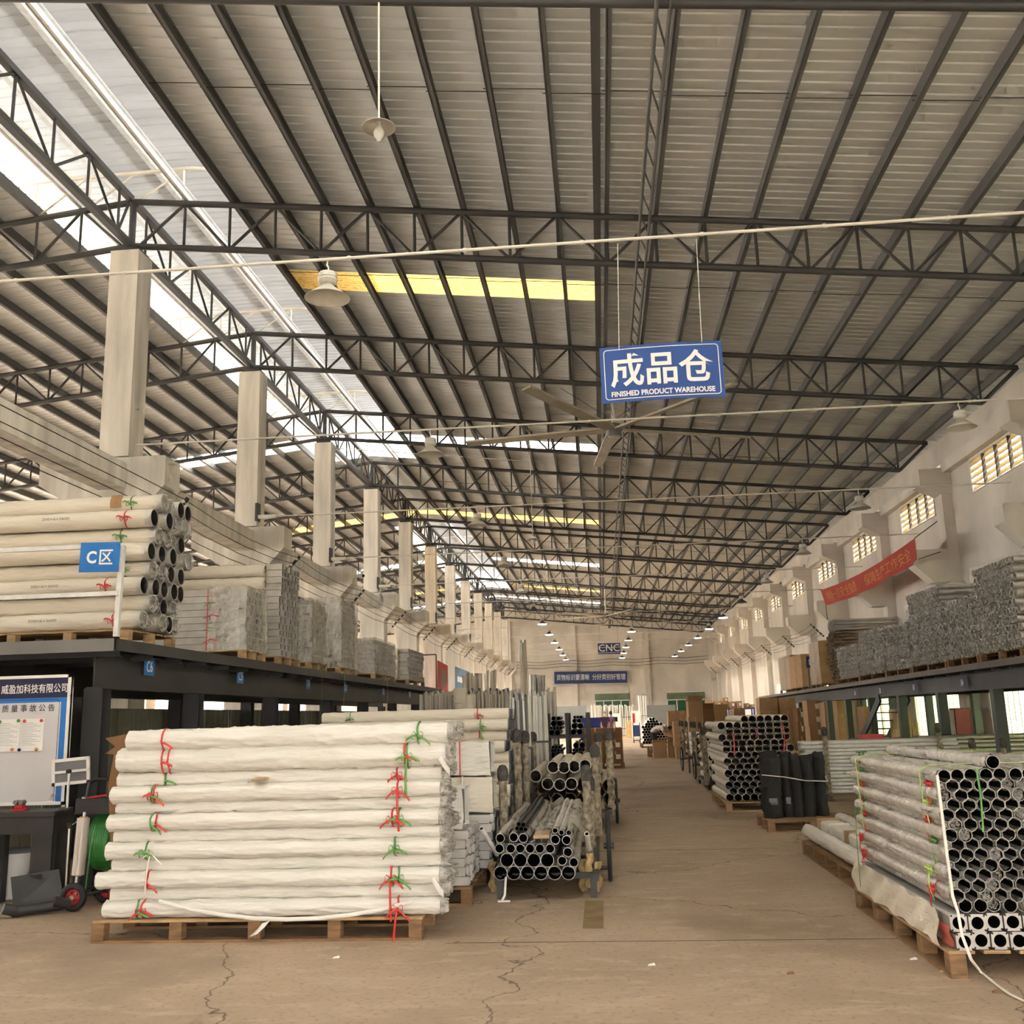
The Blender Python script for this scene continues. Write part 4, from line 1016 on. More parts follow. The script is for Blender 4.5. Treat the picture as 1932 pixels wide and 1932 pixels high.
# hand truck with plate and red wheels
def wheel(root, c, R, ax='Y', w=.05):
    d = {'X': Vector((1,0,0)), 'Y': Vector((0,1,0))}[ax]; c = Vector(c)
    root = part('wheel', MB().torus(c, R-.03, .03, ax, 28, 10), M['rubber'], root)
    part('rim', MB().torus(c, R-.065, .012, ax, 24, 6), M['redpaint'], root)
    mb = MB()
    for k in range(5):
        a = 2*pi*k/5; v = Vector((cos(a), 0, sin(a))) if ax == 'Y' else Vector((0, cos(a), sin(a)))
        mb.bar(c, c+v*(R-.06), .018, .03)
    part('spokes', mb, M['redpaint'], root); part('hub', MB().cyl(c-d*.03, c+d*.03, .022, 12), M['chrome'], root)
wc = ony(138, 1693, 9.0); R_ = .125; wc.z = R_
ht = thing('hand_truck', 'dark hand truck with toe plate and red-rimmed wheels beside the black bench', 'cart', (wc.x-.3, 8.95, 0))
wheel(ht, wc, R_); wheel(ht, wc+Vector((.14, .36, 0)), R_)
part('axle', MB().cyl(wc, wc+Vector((.14, .36, 0)), .014, 8), M['steel'], ht)
A, B = ony(22, 1728, 8.75), ony(118, 1708, 8.95); A.z = .05; B.z = .07
part('foot_bar', MB().cyl(A, B, .045, 12), M['blacksteel'], ht)
for P_ in (A, B):
    part('bar_end', MB().cyl(P_+Vector((-.05, -.06, .04)), P_+Vector((.05, .03, -.005)), .045, 12), M['blacksteel'], ht)
P1, P2, P3, P4 = ony(20, 1655, 8.98), ony(111, 1640, 9.14), A+Vector((.0, .02, .02)), B+Vector((0, .02, .02))
th_ = Vector((0, .012, 0)); part('toe_plate', MB().add([P1, P2, P4, P3, P1+th_, P2+th_, P4+th_, P3+th_], [(0,1,2,3),(7,6,5,4),(0,4,5,1),(1,5,6,2),(2,6,7,3),(3,7,4,0)]), M['blacksteel'], ht)
gp = P1.lerp(P2, .5)*.88+P3.lerp(P4, .5)*.12-Vector((0, .004, 0))
part('grip_slot', MB().bar(gp+Vector((-.06, 0, 0)), gp+Vector((.06, .0, .01)), .006, .03), M['rubber'], ht)
rod = ony(131, 1563, 9.02); part('rod', MB().cyl((rod.x, 9.02, .2), rod, .012, 8), M['chrome'], ht); part('rod_cap', MB().cyl(rod, rod+Vector((0, 0, .045)), .02, 10), M['rubber'], ht); part('rod_foot', MB().bar((rod.x, 9.02, .2), wc+Vector((0, .02, 0)), .02), M['steel'], ht)
fa, fb = ony(147, 1651, 9.0), ony(158, 1543, 9.05)
fr_ = thing('film_roll', 'upright roll of stretch film on the hand truck spindle', 'roll', fa)
part('film', MB().pipe(fa, fb, .056, .036, 20), mat('stretch_film_roll', (.50, .44, .38), .25, 0, .15, 30, 0, 1, (1, 1, .1)), fr_); part('core', MB().pipe(fa-Vector((0, 0, .01)), fb+Vector((.002, 0, .012)), .037, .028, 16), M['card'], fr_)
part('spindle', MB().cyl((fa.x-.02, 9.0, wc.z+.02), fb+Vector((.004, 0, .05)), .012, 8), M['galv'], ht)
part('film_tail', MB().strip([fb+Vector((-.05, -.02, -.03)), fb+Vector((-.1, -.02, -.06)), rod+Vector((0, -.02, .03))], .012, (0, 0, 1)), M['filmclear'], fr_)
# strapping trolley behind
gc = ony(203, 1610, 9.45); gr_ = .27
st = thing('strapping_trolley', 'black strapping trolley with a big green strap coil by the white stack', 'cart', (gc.x, 9.5, 0))
mb = MB()
for k in range(9): mb.lathe((gc.x-.10+.022*k, 9.5, .56), [(gr_-.005, 0), (gr_+.003, .006), (gr_+.003, .016), (gr_-.005, .022)], 36, 'X')
part('strap_coil', mb, M['strap'], st); part('coil_side', MB().cyl((gc.x-.105, 9.5, .56), (gc.x+.10, 9.5, .56), gr_-.02, 30), M['strap'], st)
part('strap_tail', MB().strip([(gc.x-.02-.06*t, 9.5-gr_*1.02-.02*sin(t*3), .72-.6*t) for t in [q/8 for q in range(9)]], .016, (1, 0, 0)), M['strap'], st)
for s in (-1, 1):
    part('side_frame', MB().path([(gc.x+s*.16, 9.25, .12), (gc.x+s*.16, 9.3, .95), (gc.x+s*.16, 9.34, 1.1), (gc.x+s*.16, 9.45, 1.12)], .016, 8), M['blacksteel'], st)
    part('side_frame', MB().cyl((gc.x+s*.16, 9.25, .13), (gc.x+s*.16, 9.8, .13), .018, 8), M['blacksteel'], st); part('coil_arm', MB().cyl((gc.x+s*.16, 9.28, .5), (gc.x+s*.16, 9.52, .57), .016, 8), M['blacksteel'], st)
    wheel(st, (gc.x+s*.2, 9.72, .125), .125, 'X')
    part('foot', MB().cyl((gc.x+s*.16, 9.25, 0), (gc.x+s*.16, 9.25, .13), .02, 8), M['blacksteel'], st)
part('axle', MB().cyl((gc.x-.2, 9.52, .56), (gc.x+.2, 9.52, .56), .014, 8), M['steel'], st)
part('tool_tray', MB().box((gc.x-.24, 9.22, .82), (gc.x+.16, 9.42, .84)).box((gc.x-.24, 9.22, .84), (gc.x+.16, 9.235, .96)).box((gc.x-.24, 9.405, .84), (gc.x+.16, 9.42, .96)).box((gc.x-.24, 9.22, .84), (gc.x-.225, 9.42, .96)), M['blacksteel'], st)
part('handle', MB().cyl((gc.x-.16, 9.45, 1.12), (gc.x+.16, 9.45, 1.12), .016, 8), M['rubber'], st)
pl_ = thing('pliers', 'red-handled pliers lying in the tool tray of the strapping trolley', 'tool', (gc.x-.08, 9.30, .845))
for s in (-1, 1): part('grip', MB().bar((gc.x-.15, 9.3, .95+.01*s), (gc.x+.04, 9.31, .955+.03*s), .02, .018), M['redpaint'], pl_)
part('jaw', MB().bar((gc.x-.2, 9.3, .965), (gc.x-.15, 9.3, .95), .025, .015), M['galv'], pl_)
# torn cardboard sheet standing beside the stack, crate behind
P = ony(233, 1384, 9.0)
poly = [(232, 1386), (198, 1393), (217, 1409), (198, 1422), (215, 1424), (204, 1480), (212, 1700), (246, 1700), (246, 1386)]
pts = [ony(x, y, 9.0) for x, y in poly]; zmin = min(p_.z for p_ in pts)
for p_ in pts: p_.z = max(0, p_.z)
n = len(pts); solo('cardboard_sheet', MB().add(pts+[p_+Vector((0, .012, 0)) for p_ in pts], [tuple(range(n)), tuple(range(2*n-1, n-1, -1))]+[(k, n+k, n+(k+1)%n, (k+1)%n) for k in range(n)]), M['card2'], 'torn brown cardboard sheet with jagged edge standing behind the white stack', 'cardboard')
dr = thing('white_drum', 'white plastic drum under the black bench', 'drum', (-5.78, 9.75, 0))
part('body', MB().lathe((-5.78, 9.75, 0), [(0, 0), (.14, 0), (.15, .02), (.15, .42), (.14, .44)], 20), M['white'], dr); part('lid', MB().lathe((-5.78, 9.75, 0), [(.155, .43), (.155, .46), (0, .465)], 20), M['greycard'], dr)
carton('carton', 'pale carton on the floor behind the hand truck', -5.0, 10.4, -4.62, 10.8, 0, .5, 'cardpale')
# ================================================================== FRONT WHITE STACK
YF = 7.72
pl0 = ony(178, 1777, 7.7); pr0 = ony(797, 1777, 7.7)
PH = .165
pallet('pallet', 'long worn timber pallet under the white wrapped stack in front', -3.95, 7.70, -1.40, 8.84, 0, PH, 'wood', 'X', 7, 'woodpale')
ROWS = [(1716, 192, 830, .062), (1690, 200, 830, .062), (1665.5, 178, 828, .062), (1638, 203, 829, .062), (1613, 197, 829, .062), (1587.5, 206, 827, .062), (1563, 200, 827, .062), (1538, 210, 828, .062), (1512, 206, 830, .064), (1483, 213, 830, .062), (1443, 218, 840, .098), (1398, 237, 843, .082)]
lowwrap = {}; endc = [crumple_mesh(.062, q, .05) for q in range(5)]
zs_ = []; zc = PH
for k, (py, xl, xr, r) in enumerate(ROWS):
    if k == 0: zc = PH+.068
    elif k == 10: zc += .085+.062
    elif k == 11: zc += .155
    else: zc += .1065
    zs_.append(zc)
TIES = {0: [('red', .32, 2), ('green', .28, 1), ('red', 2.30, 3)], 2: [('red', .42, 1), ('red', 2.32, 3), ('green', 2.38, 2)], 4: [('green', .33, 2), ('whiterib', .38, 3), ('green', 2.28, 2)], 6: [('red', .40, 1), ('green', .36, 1), ('red', 2.26, 2), ('green', 2.31, 2)], 8: [('red', .36, 2), ('green', .34, 1), ('red', 2.29, 3)], 9: [('green', .40, 1), ('red', 2.25, 2)], 10: [('red', .38, 1), ('red', .43, 0), ('green', 2.33, 3), ('red', 2.31, 1)], 11: [('red', .30, 1), ('green', 2.34, 2)]}
for k, (py, xl, xr, r) in enumerate(ROWS):
    d = 2*r+.004; nrow = int(1.12/d)
    for c in range(nrow):
        off = .062 if (k % 2 and k < 10) else 0
        y = YF+r+off+d*c; xa, xb = ony(xl, py, YF).x, ony(xr, py, YF).x
        if c: xa += random.uniform(-.03, .05)
        L = xb-xa+random.uniform(-.02, .03)*(c > 0)
        lab = 'white wrapped tube in the front stack, %s row up, %s from the camera' % (nth(k), nth(c))
        t = thing('wrapped_tube', lab, 'tube', (xa, y, zs_[k]), 'white wrapped tubes of the front stack')
        if c == 0: me = wrapped_mesh(L, r, k*2.3+.7, .125, 150, 36, True, True, M['fabric'])
        else:
            key = (round(r, 3), c % 3)
            if key not in lowwrap: lowwrap[key] = wrapped_mesh(2.5, r, c*3.1, .05, 14, 12, True, True, M['fabric'])
            me = lowwrap[key]
        lpart('wrap', me, t)
        s_ = r/.062; o = lpart('crumpled_end', endc[(k+c) % 5], t, ((L if c == 0 else 2.5)+.004, 0, 0), rot=(random.uniform(0, 6), 0, 0)); o.scale = (1, s_, s_)
        if c == 0:
            for q, (cc, x, nt) in enumerate(TIES.get(k, [])):
                tl = [(random.uniform(-.4, .3), .10), (random.uniform(2.7, 3.5), .09), (random.uniform(-1.9, -1.2), .20)][:nt]
                lpart('ribbon_tie', tie_mesh(r*1.13, M[cc], .014 if cc != 'whiterib' else .01, tl, nt > 1, k+q), t, (x, 0, 0))
            if k in (10, 2): lpart('wrap_tail', MB().strip([(L-.05+.02*q, -r*.9-.02*sin(q), -r*.2-.03*q) for q in range(5)], .06, (0, .3, 1)).mesh('wrap_tail', M['fabric']), t)
# loose cloth edge hanging along the bottom tube
pts = [ony(300+60*q, 1700+33*sin(q/8*pi)**.8*1.05, 7.70) for q in range(9)]
solo('loose_cloth', MB().strip([p_ for p_ in pts], .03, (0, .25, 1), .004), M['fabric'], 'loose white cloth edge sagging along the lowest wrapped tube of the front stack', 'cloth')
solo('cloth_scrap', MB().strip([ony(502, 1740, 7.68), ony(492, 1752, 7.66), ony(478, 1765, 7.62)], .06, (1, 0, .3), .003), M['fabric'], 'white cloth scrap hanging out of the front pallet', 'cloth')
solo('wood_shim', MB().bevbox(tuple(ony(474, 1474, 7.66)-Vector((0, 0, .0))), tuple(ony(474, 1474, 7.66)+Vector((.1, .2, .018))), .003), M['woodpale'], 'small wooden shim sticking out between the upper tubes of the front stack', 'shim')

# ================================================================== MIXED BUNDLES AND SECOND WHITE STACK
pallet('pallet', 'timber pallet under the mixed profile bundles between the two white stacks', -3.3, 9.05, -1.2, 11.3, 0, .15, 'wood', 'X')
profile_pack('low bundle of bright profiles on the pallet behind the front stack', 9.1, 9.95, .62, 9, 6, 'none', XE=-1.22, L=2.0, red=True, seed=41, z0=.155)
profile_pack('second low bundle of profiles at the back of the mixed pallet', 10.1, 11.2, .66, 10, 6, 'none', XE=-1.12, L=2.1, red=True, seed=47, z0=.155)
def wrapped_box(label, x0, x1, y0, y1, z0, z1, seed, m='fabric', cat='bundle', group='wrapped boxes on the mixed pallet', endm='greycard'):
    r = thing('wrapped_bundle', label, cat, ((x0+x1)/2, (y0+y1)/2, z0), group)
    def ringp(a, b):
        u = b*4; x = x0+(x1-x0)*a
        if u < 1: return (x, y0, z0+(z1-z0)*u)
        if u < 2: return (x, y0+(y1-y0)*(u-1), z1)
        if u < 3: return (x, y1, z1-(z1-z0)*(u-2))
        return (x, y1-(y1-y0)*(u-3), z0)
    part('wrap', film_sheet(ringp, 24, 28, .022, seed, freq=7), M[m], r)
    part('open_end', MB().box((x1-.05, y0+.01, z0+.01), (x1-.045, y1-.01, z1-.01)), M[endm], r)
    part('string', MB().strip([(x1-.3, y0-.012, z0), (x1-.3, y0-.014, (z0+z1)/2), (x1-.3, y0-.012, z1+.01), (x1-.3, y1, z1+.014)], .012, (1, 0, 0), .003), M['red' if seed % 2 else 'whiterib'], r)
    return r
wrapped_box('round-cornered white wrapped duct on the low profile bundle behind the front stack', -2.6, -1.28, 9.15, 9.6, .63, .98, 3)
wrapped_box('cream wrapped box of profiles on the mixed pallet below the second white stack', -2.9, -1.12, 10.15, 10.65, .68, 1.02, 4, 'fabric2')
wrapped_box('upper cream wrapped box on the mixed pallet below the second white stack', -2.9, -1.14, 10.15, 10.65, 1.04, 1.36, 5)
solo('cardboard_strip', MB().bevbox(tuple(ony(933, 1560, 11.25)), tuple(ony(942, 1505, 11.25)+Vector((.03, .012, 0))), .002), M['tape'], 'upright orange-brown cardboard strip beside the wrapped cart stake', 'cardboard')
# second stack
Y2 = 12.05
pallet('pallet', 'timber pallet under the second white stack', -3.6, 12.0, -1.15, 13.3, 0, .15, 'wood', 'X')
R2 = [(1351, 640, 957, .085), (1374, 636, 958, .085), (1397, 640, 957, .075), (1422, 640, 957, .09), (1446, 640, 957, .075), (1466, 640, 957, .075), (1490, 640, 957, .08), (1515, 640, 957, .08), (1540, 640, 957, .08), (1565, 640, 957, .08), (1590, 640, 957, .08)]
zt = ony(800, 1351, Y2).z
nrow2 = 12; z = .15; pit = (zt+.0-.15-.085)/(nrow2-1)
rim2 = MB().pipe((0, 0, 0), (.06, 0, 0), .064, .056, 14).mesh('tube_rim', M['greycard'])
bor2 = MB().lathe((0, 0, 0), [(.056, .055), (.056, -.2), (0, -.2)], 14, 'X').mesh('bore', M['bore'])
hw = {}
r2 = pit/2/.88
for k in range(nrow2):
    for c in range(7):
        y = Y2+r2+(2*r2+.003)*c+(r2 if k % 2 else 0); xa, xb = -3.45+random.uniform(-.04, .04), ony(957, 1360, Y2).x-.04+random.uniform(-.03, .03)
        t = thing('wrapped_tube', 'cream wrapped tube in the second white stack, %s row up, %s from the front' % (nth(k), nth(c)), 'tube', (xa, y, .16+r2*1.04+pit*k), 'wrapped tubes of the second white stack')
        key = (c == 0, (k+c) % 4)
        if key not in hw: hw[key] = wrapped_mesh(2.3, r2*.99, k*1.9+c, .085 if c == 0 else .05, 50 if c == 0 else 12, 20 if c == 0 else 12, True, False, M['fabric2'])
        lpart('wrap', hw[key], t, rot=(0, 0, 0)); o = lpart('tube_rim', rim2, t, (2.26, 0, 0)); o = lpart('bore', bor2, t, (2.26, 0, 0))
        if c == 0 and k in (11, 10, 8, 7, 6, 5): lpart('ribbon_tie', tie_mesh(r2, M[('green', 'red', 'red', 'red', 'green', 'red')[k % 6]], .012, [(.3, .08), (-1.4, .18)], True, k), t, (2.3-.28-.05*(k % 3), 0, 0))
        if c == 0 and k in (11,): lpart('ribbon_tie', tie_mesh(r2, M['green'], .01, [(.3, .06), (3, .06)], True, k), t, (.35, 0, 0))

# ================================================================== LONG HAND CART IN THE MIDDLE
YC = 9.25
ct = thing('pipe_cart', 'long low pipe cart with rag-wrapped stakes in the middle of the hall', 'cart', (-.58, 11, 0))
zb = .20
for x in (-1.0, -.12): part('side_rail', MB().bar((x, YC+.1, zb-.03), (x, 13.0, zb-.03), .06, .06), M['steel'], ct)
for y in (9.5, 10.6, 11.7, 12.9): part('cross_bar', MB().bar((-1.0, y, zb-.03), (-.12, y, zb-.03), .05, .05), M['steel'], ct)
for x in (-.98, -.14): part('leg', MB().bar((x, YC+.12, 0), (x, YC+.12, zb-.05), .06, .04), M['steel'], ct)
part('prop_stand', MB().path([(-.92, YC+.02, .2), (-.93, YC-.02, .05), (-.96, YC-.05, .0)], .012, 6).cyl((-.99, YC-.05, .004), (-.88, YC-.05, .004), .012, 6), M['galv'], ct)
def cart_wheel(root, c, R):
    root = part('wheel', MB().torus(c, R-.02, .022, 'X', 32, 8), M['rubber'], root); part('rim', MB().torus(c, R-.05, .012, 'X', 28, 6), M['steel'], root)
    mb = MB(); c = Vector(c)
    for k in range(12): a = 2*pi*k/12; mb.cyl(c, c+Vector((0, cos(a)*(R-.05), sin(a)*(R-.05))), .004, 4)
    part('spokes', mb, M['galv'], root); part('hub', MB().cyl(c-Vector((.05, 0, 0)), c+Vector((.05, 0, 0)), .03, 10), M['steel'], root)
cart_wheel(ct, (.01, 10.25, .33), .33); cart_wheel(ct, (-1.13, 10.6, .33), .33)
part('axle', MB().cyl((-1.13, 10.4, .1), (.01, 10.4, .1), .02, 8), M['steel'], ct)
def stake(root, p, q, r, seed, top=True):
    """rag-wrapped upright"""
    p = Vector(p); q = Vector(q); n = 24; mb = MB(); na = 12; vs = []
    for i in range(n+1):
        c = p.lerp(q, i/n)
        for j in range(na):
            a = 2*pi*j/na; rr = r*(1+.35*noise.noise(Vector((cos(a)*2, sin(a)*2, i*.55+seed*9)))+.12*sin(i*2.1+a))
            vs.append((c.x+rr*cos(a), c.y+rr*sin(a), c.z))
    mb.add(vs, [(i*na+j, i*na+(j+1)%na, (i+1)*na+(j+1)%na, (i+1)*na+j) for i in range(n) for j in range(na)]+[tuple(range(n*na, (n+1)*na))], False)
    s = part('stake', mb, M['rag'], root)
    if top: part('stake_cap', MB().lathe(q-Vector((0, 0, .12)), [(r*1.1, 0), (r*1.35, .04), (r*1.3, .11), (r*.8, .15), (0, .16)], 10), M['ragdark'], root)
for px, ytop, Y, dx in ((948, 1450, 10.3, 0), (1105, 1450, 10.4, 0)):
    T_ = ony(px, ytop, Y); stake(ct, (T_.x-dx, Y, zb), T_, .042, px)
for px, ytop, Y in ((975, 1382, 12.2), (1122, 1410, 12.2), (990, 1384, 12.7), (1112, 1470, 11.2)):
    T_ = ony(px, ytop, Y); stake(ct, (T_.x, Y, zb), T_, .045, px)
for (a, b) in (((908, 1563), (938, 1612)), ((1107, 1573), (1112, 1602))):
    A, B = ony(*a, YC-.12), ony(*b, YC+.15); part('push_handle', MB().pipe(A, B, .022, .017, 12), M['galv'], ct); part('handle_bore', MB().cyl(A+(B-A)*.02, A+(B-A)*.03, .0175, 12), M['bore'], ct)
for k, (px, py) in enumerate(((1112, 1640), (1127, 1655), (1100, 1650), (930, 1655))):
    P = ony(px, py, 9.6+.05*k); part('hanging_rag', MB().strip([P+Vector((.02*sin(q*2+k), 0, .14-.05*q)) for q in range(7)], .07, (1, .4, 0), .012), mat('yellow_rag', (.45, .32, .15), .9, 0, .4, 14, .5, 20), ct)
zoomc = lambda zx, zy, Y=YC: ony(860+zx/5.68, 1380+zy/5.68, Y)
big_m = open_tube_meshes(3.3, .060, .003, M['bore'])
mid_m = open_tube_meshes(3.3, .040, .003, M['bore']); sml_m = open_tube_meshes(3.3, .024, .002, M['bore']); tin_m = open_tube_meshes(2.9, .019, .0015, M['bore'], M['blacksteel'])
fl_m = MB().box((-.045, .0, -.045), (.045, .004, -.0425)).box((-.045, 0, .0425), (.045, .004, .045)).box((-.045, 0, -.0425), (-.0425, .004, .0425)).box((.0425, 0, -.0425), (.045, .004, .0425)).mesh('square_flange', M['greycard'])
def cart_tube(nm, zx, zy, meshes, lab, film=None, flange=False, dy=0, group='pipes on the long cart', minz=None):
    P = zoomc(zx, zy)
    if minz: P.z = max(P.z, minz)
    t = thing(nm, lab, 'pipe', (P.x, YC+dy, P.z), group); lpart('tube_wall', meshes[0], t); lpart('bore', meshes[1], t)
    if film: lpart('film_wrap', film, t, (0, .06, 0), rot=(0, 0, pi/2))
    if flange: lpart('square_flange', fl_m, t)
    return t
fw_mid = wrapped_mesh(3.2, .047, 5, .16, 46, 12, False, True, M['film'], name='film_wrap'); fw_big = wrapped_mesh(3.2, .064, 8, .06, 30, 14, False, True, M['fabric'], name='film_wrap'); fw_s = wrapped_mesh(3.1, .03, 3, .2, 46, 10, False, True, M['film'], name='film_wrap')
bot = [620, 767, 910, 1058, 1206]
cart_tube('big_pipe', 480, 1520, big_m, 'big pipe with torn white wrap at the lower left of the long cart', fw_big)
for k, zx in enumerate(bot): cart_tube('big_pipe', zx, 1517, big_m, 'big black-bored pipe in the bottom row of the long cart, %s from the left' % nth(k+1), fw_big)
for k, zx in enumerate((548, 690, 835, 980)): cart_tube('big_pipe', zx, 1380, big_m, 'big black-bored pipe in the second row of the long cart, %s from the left' % nth(k), fw_big)
for k, (zx, zy) in enumerate(((1140, 1385), (1265, 1403), (1200, 1295))): cart_tube('flanged_pipe', zx, zy, mid_m, 'square-cornered pipe at the right of the long cart, %s of three from the left' % ('first', 'last', 'topmost')[k], fw_mid, True)
for k, zx in enumerate((467, 588, 690, 795, 900, 1010)): cart_tube('flanged_pipe', zx, 1256, mid_m, 'square-cornered pipe in the third row of the long cart, %s from the left' % nth(k), fw_mid, True)
for k, (zx, zy) in enumerate(((475, 1145), (620, 1135), (722, 1143), (1065, 1160), (1187, 1165))): cart_tube('film_wrapped_pipe', zx, zy, mid_m, 'film-wrapped pipe in the upper row of the long cart, %s from the left' % nth(k), fw_mid)
for k, (zx, zy) in enumerate(((1063, 1063), (1130, 1085), (1212, 1085))): cart_tube('film_wrapped_pipe', zx, zy, sml_m, 'small film-wrapped pipe on the right top of the long cart, %s from the left' % nth(k), fw_s)
for k, (zx, zy) in enumerate(((673, 995), (723, 1000), (655, 1040), (700, 1047), (745, 1052))): cart_tube('thin_tube', zx, zy, tin_m, 'thin black tube in the small red-tied bundle on the long cart, %s' % ('upper left', 'upper right', 'lower left', 'lower middle', 'lower right')[k])
# clear film sheet drawn over the pipes
A = [zoomc(430, 1110), zoomc(800, 1060), zoomc(1240, 1050)]
cvr = thing('film_cover', 'long crinkled clear film drawn over the pipes of the long cart', 'film', (-.6, 11, .5))
def cov(a, b):
    y = YC+.25+3.0*b; x = -.98+.82*a
    return (x, y, .585+.03*sin(a*26)+.02*sin(a*9+b*3)-.22*max(0, .12-a)/.12-.22*max(0, a-.88)/.12)
part('film_sheet', film_sheet(cov, 44, 60, .02, 12, freq=9), M['filmgrey'], cvr)
solo('cardboard_sheet', MB().bevbox(tuple(zoomc(830, 1150)), tuple(zoomc(1000, 1110)+Vector((0, .4, 0))), .002), M['tape'], 'flattened orange-brown cardboard between the upper pipes of the long cart', 'cardboard')
# second cart behind with cloth-wrapped big tubes
c2 = thing('pipe_cart', 'second pipe cart with cloth-wrapped big tubes behind the long cart', 'cart', (-.5, 15.5, 0))
for x in (-1.0, .05): part('side_rail', MB().bar((x, 14.0, .3), (x, 16.8, .3), .06, .06), M['steel'], c2)
for y in (14.2, 16.6): part('cross_bar', MB().bar((-1.0, y, .3), (.05, y, .3), .05, .05), M['steel'], c2)
for x in (-.95, 0): 
    for y in (14.2, 16.6): part('leg', MB().bar((x, y, 0), (x, y, .27), .05), M['steel'], c2)
cart_wheel(c2, (.16, 15.4, .33), .33)
for px, yt, Y in ((1148, 1380, 14.3), (1128, 1385, 16.0), (1005, 1385, 16.5)):
    T_ = ony(px, yt, Y); stake(c2, (T_.x, Y, .3), T_, .05, px*.1)
cw = [wrapped_mesh(2.6, .088, q, .07, 30, 16, False, True, M['fabric2']) for q in range(3)]
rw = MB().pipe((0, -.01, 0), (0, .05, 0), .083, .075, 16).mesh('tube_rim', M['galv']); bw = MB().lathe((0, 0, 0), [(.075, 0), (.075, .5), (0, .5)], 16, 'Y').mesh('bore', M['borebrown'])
Y3 = 14.1
for k, (zx, zy) in enumerate(((1043, 383), (1158, 385), (1270, 375), (1385, 365), (1115, 570), (1240, 560), (985, 560), (855, 478))):
    P = ony(860+zx/5.68, 1380+zy/5.68, Y3)
    t = thing('wrapped_tube', 'cloth-wrapped big tube on the second cart, %s' % ('upper row first from the left', 'upper row second from the left', 'upper row third from the left', 'upper row rightmost', 'lower row middle', 'lower row right', 'lower row left', 'low on the left side')[k], 'tube', (P.x, Y3, P.z), 'wrapped tubes on the second cart')
    lpart('wrap', cw[k % 3], t, rot=(0, 0, pi/2)); lpart('tube_rim', rw, t); lpart('bore', bw, t)
for k in range(6):     # hidden tubes carrying the visible rows
    t = thing('wrapped_tube', 'cloth-wrapped tube in the %s hidden row of the second cart load, %s from left' % ('lower', nth(k)), 'tube', (-.85+.18*k, 14.2, .45), 'supporting tubes of the second cart'); lpart('wrap', cw[k % 3], t, rot=(0, 0, pi/2))
    t = thing('wrapped_tube', 'cloth-wrapped tube in the %s hidden row of the second cart load, %s from left' % ('upper', nth(k)), 'tube', (-.85+.18*k, 14.2, .63), 'supporting tubes of the second cart'); lpart('wrap', cw[k % 3], t, rot=(0, 0, pi/2))

# ================================================================== STANDING POLES AND THE DARK TUBE RACK
pole_meshes = {}
def poles(label, group, x0, x1, ytop, Y, n, r, mats=('profile', 'whitepipe'), jit=6, depth=.6, lean=.03, rows=2):
    A, B = ony(x0, ytop, Y), ony(x1, ytop, Y)
    for k in range(n):
        row = k % rows; t = (k//rows+.5)/max(1, math.ceil(n/rows))
        x = A.x+(B.x-A.x)*t; y = Y+depth*row+random.uniform(0, .15); z = A.z+(B.z-A.z)*t+row*.08-random.uniform(0, jit)*Y/CAM_F
        mm = mats[k % len(mats)]; key = (round(r, 3), mm)
        if key not in pole_meshes: pole_meshes[key] = MB().pipe((0, 0, 0), (0, 0, 1), r, r*.85, 8).mesh('pole', M[mm])
        o = link(bpy.data.objects.new('standing_pole', pole_meshes[key])); o.location = (x, y, .02); o.scale = (1, 1, z-.02); o.rotation_euler = (random.uniform(-lean, lean)*.4, random.uniform(-lean, lean)*.4, 0)
        tag(o, '%s, %s from left' % (label, nth(k)), 'pole', group)
    # rack that holds them
    rk = thing('pole_rack', 'dark steel rack holding the ' + label.split(' standing')[0]+'s', 'rack', ((A.x+B.x)/2, Y+depth/2, 0))
    zr = min(1.4, A.z*.6)
    part('base', MB().box((A.x-.05, Y-.1, 0), (B.x+.05, Y+depth*(rows-1)+.25, .02)), M['steel'], rk)
    for z in (zr*.4, zr): part('rail', MB().bar((A.x-.06, Y-.1, z), (B.x+.06, Y-.1, z), .03, .03), M['steel'], rk)
    for x in (A.x-.06, B.x+.06): part('upright', MB().bar((x, Y-.1, .02), (x, Y-.1, zr), .04, .04), M['steel'], rk)
poles('slim grey pole standing in the tight bundle by the tube rack', 'poles in the front bundle', 997, 1028, 1310, 17.0, 24, .022, ('profile', 'galv', 'whitepipe'))
poles('mixed grey pole standing beside the second white stack end', 'poles beside the second stack', 962, 994, 1316, 15.4, 18, .02, ('profile', 'greycard', 'galv'))
poles('pale pole standing just behind the second white stack', 'poles behind the second stack', 962, 985, 1302, 19.5, 16, .025, ('fabric2', 'profile', 'whitepipe'))
poles('short pale pole standing at the foot of the left platform', 'poles by the left platform', 790, 862, 1308, 23.0, 46, .03, ('fabric2', 'profile', 'whitepipe'), 5)
poles('dark and pale pole standing above the second white stack', 'poles above the second stack', 864, 962, 1303, 21.5, 60, .026, ('profile', 'greycard', 'fabric2', 'galv'), 8)
poles('cream wrapped pole standing tall in the back rack', 'tall poles in the back rack', 872, 908, 1272, 27, 8, .055, ('fabric2', 'profile'), 3, .4)
poles('very tall slim pole standing in front of the last columns', 'tall poles by the last columns', 914, 936, 1262, 30, 9, .035, ('fabric2', 'whitepipe'), 9, .4)
poles('tallest pale pole standing in the strapped bundle', 'tallest strapped poles', 981, 993, 1212, 27.5, 8, .035, ('fabric2', 'profile'), 1, .12)
poles('grey profile standing upright right of the tallest poles', 'upright profiles', 999, 1026, 1277, 29.5, 10, .045, ('profile',), 2, .2)
poles('mixed pole standing behind the dark tube rack', 'poles by the tube rack', 1028, 1046, 1300, 22.5, 14, .03, ('fabric2', 'profile', 'galv'), 14, .5)
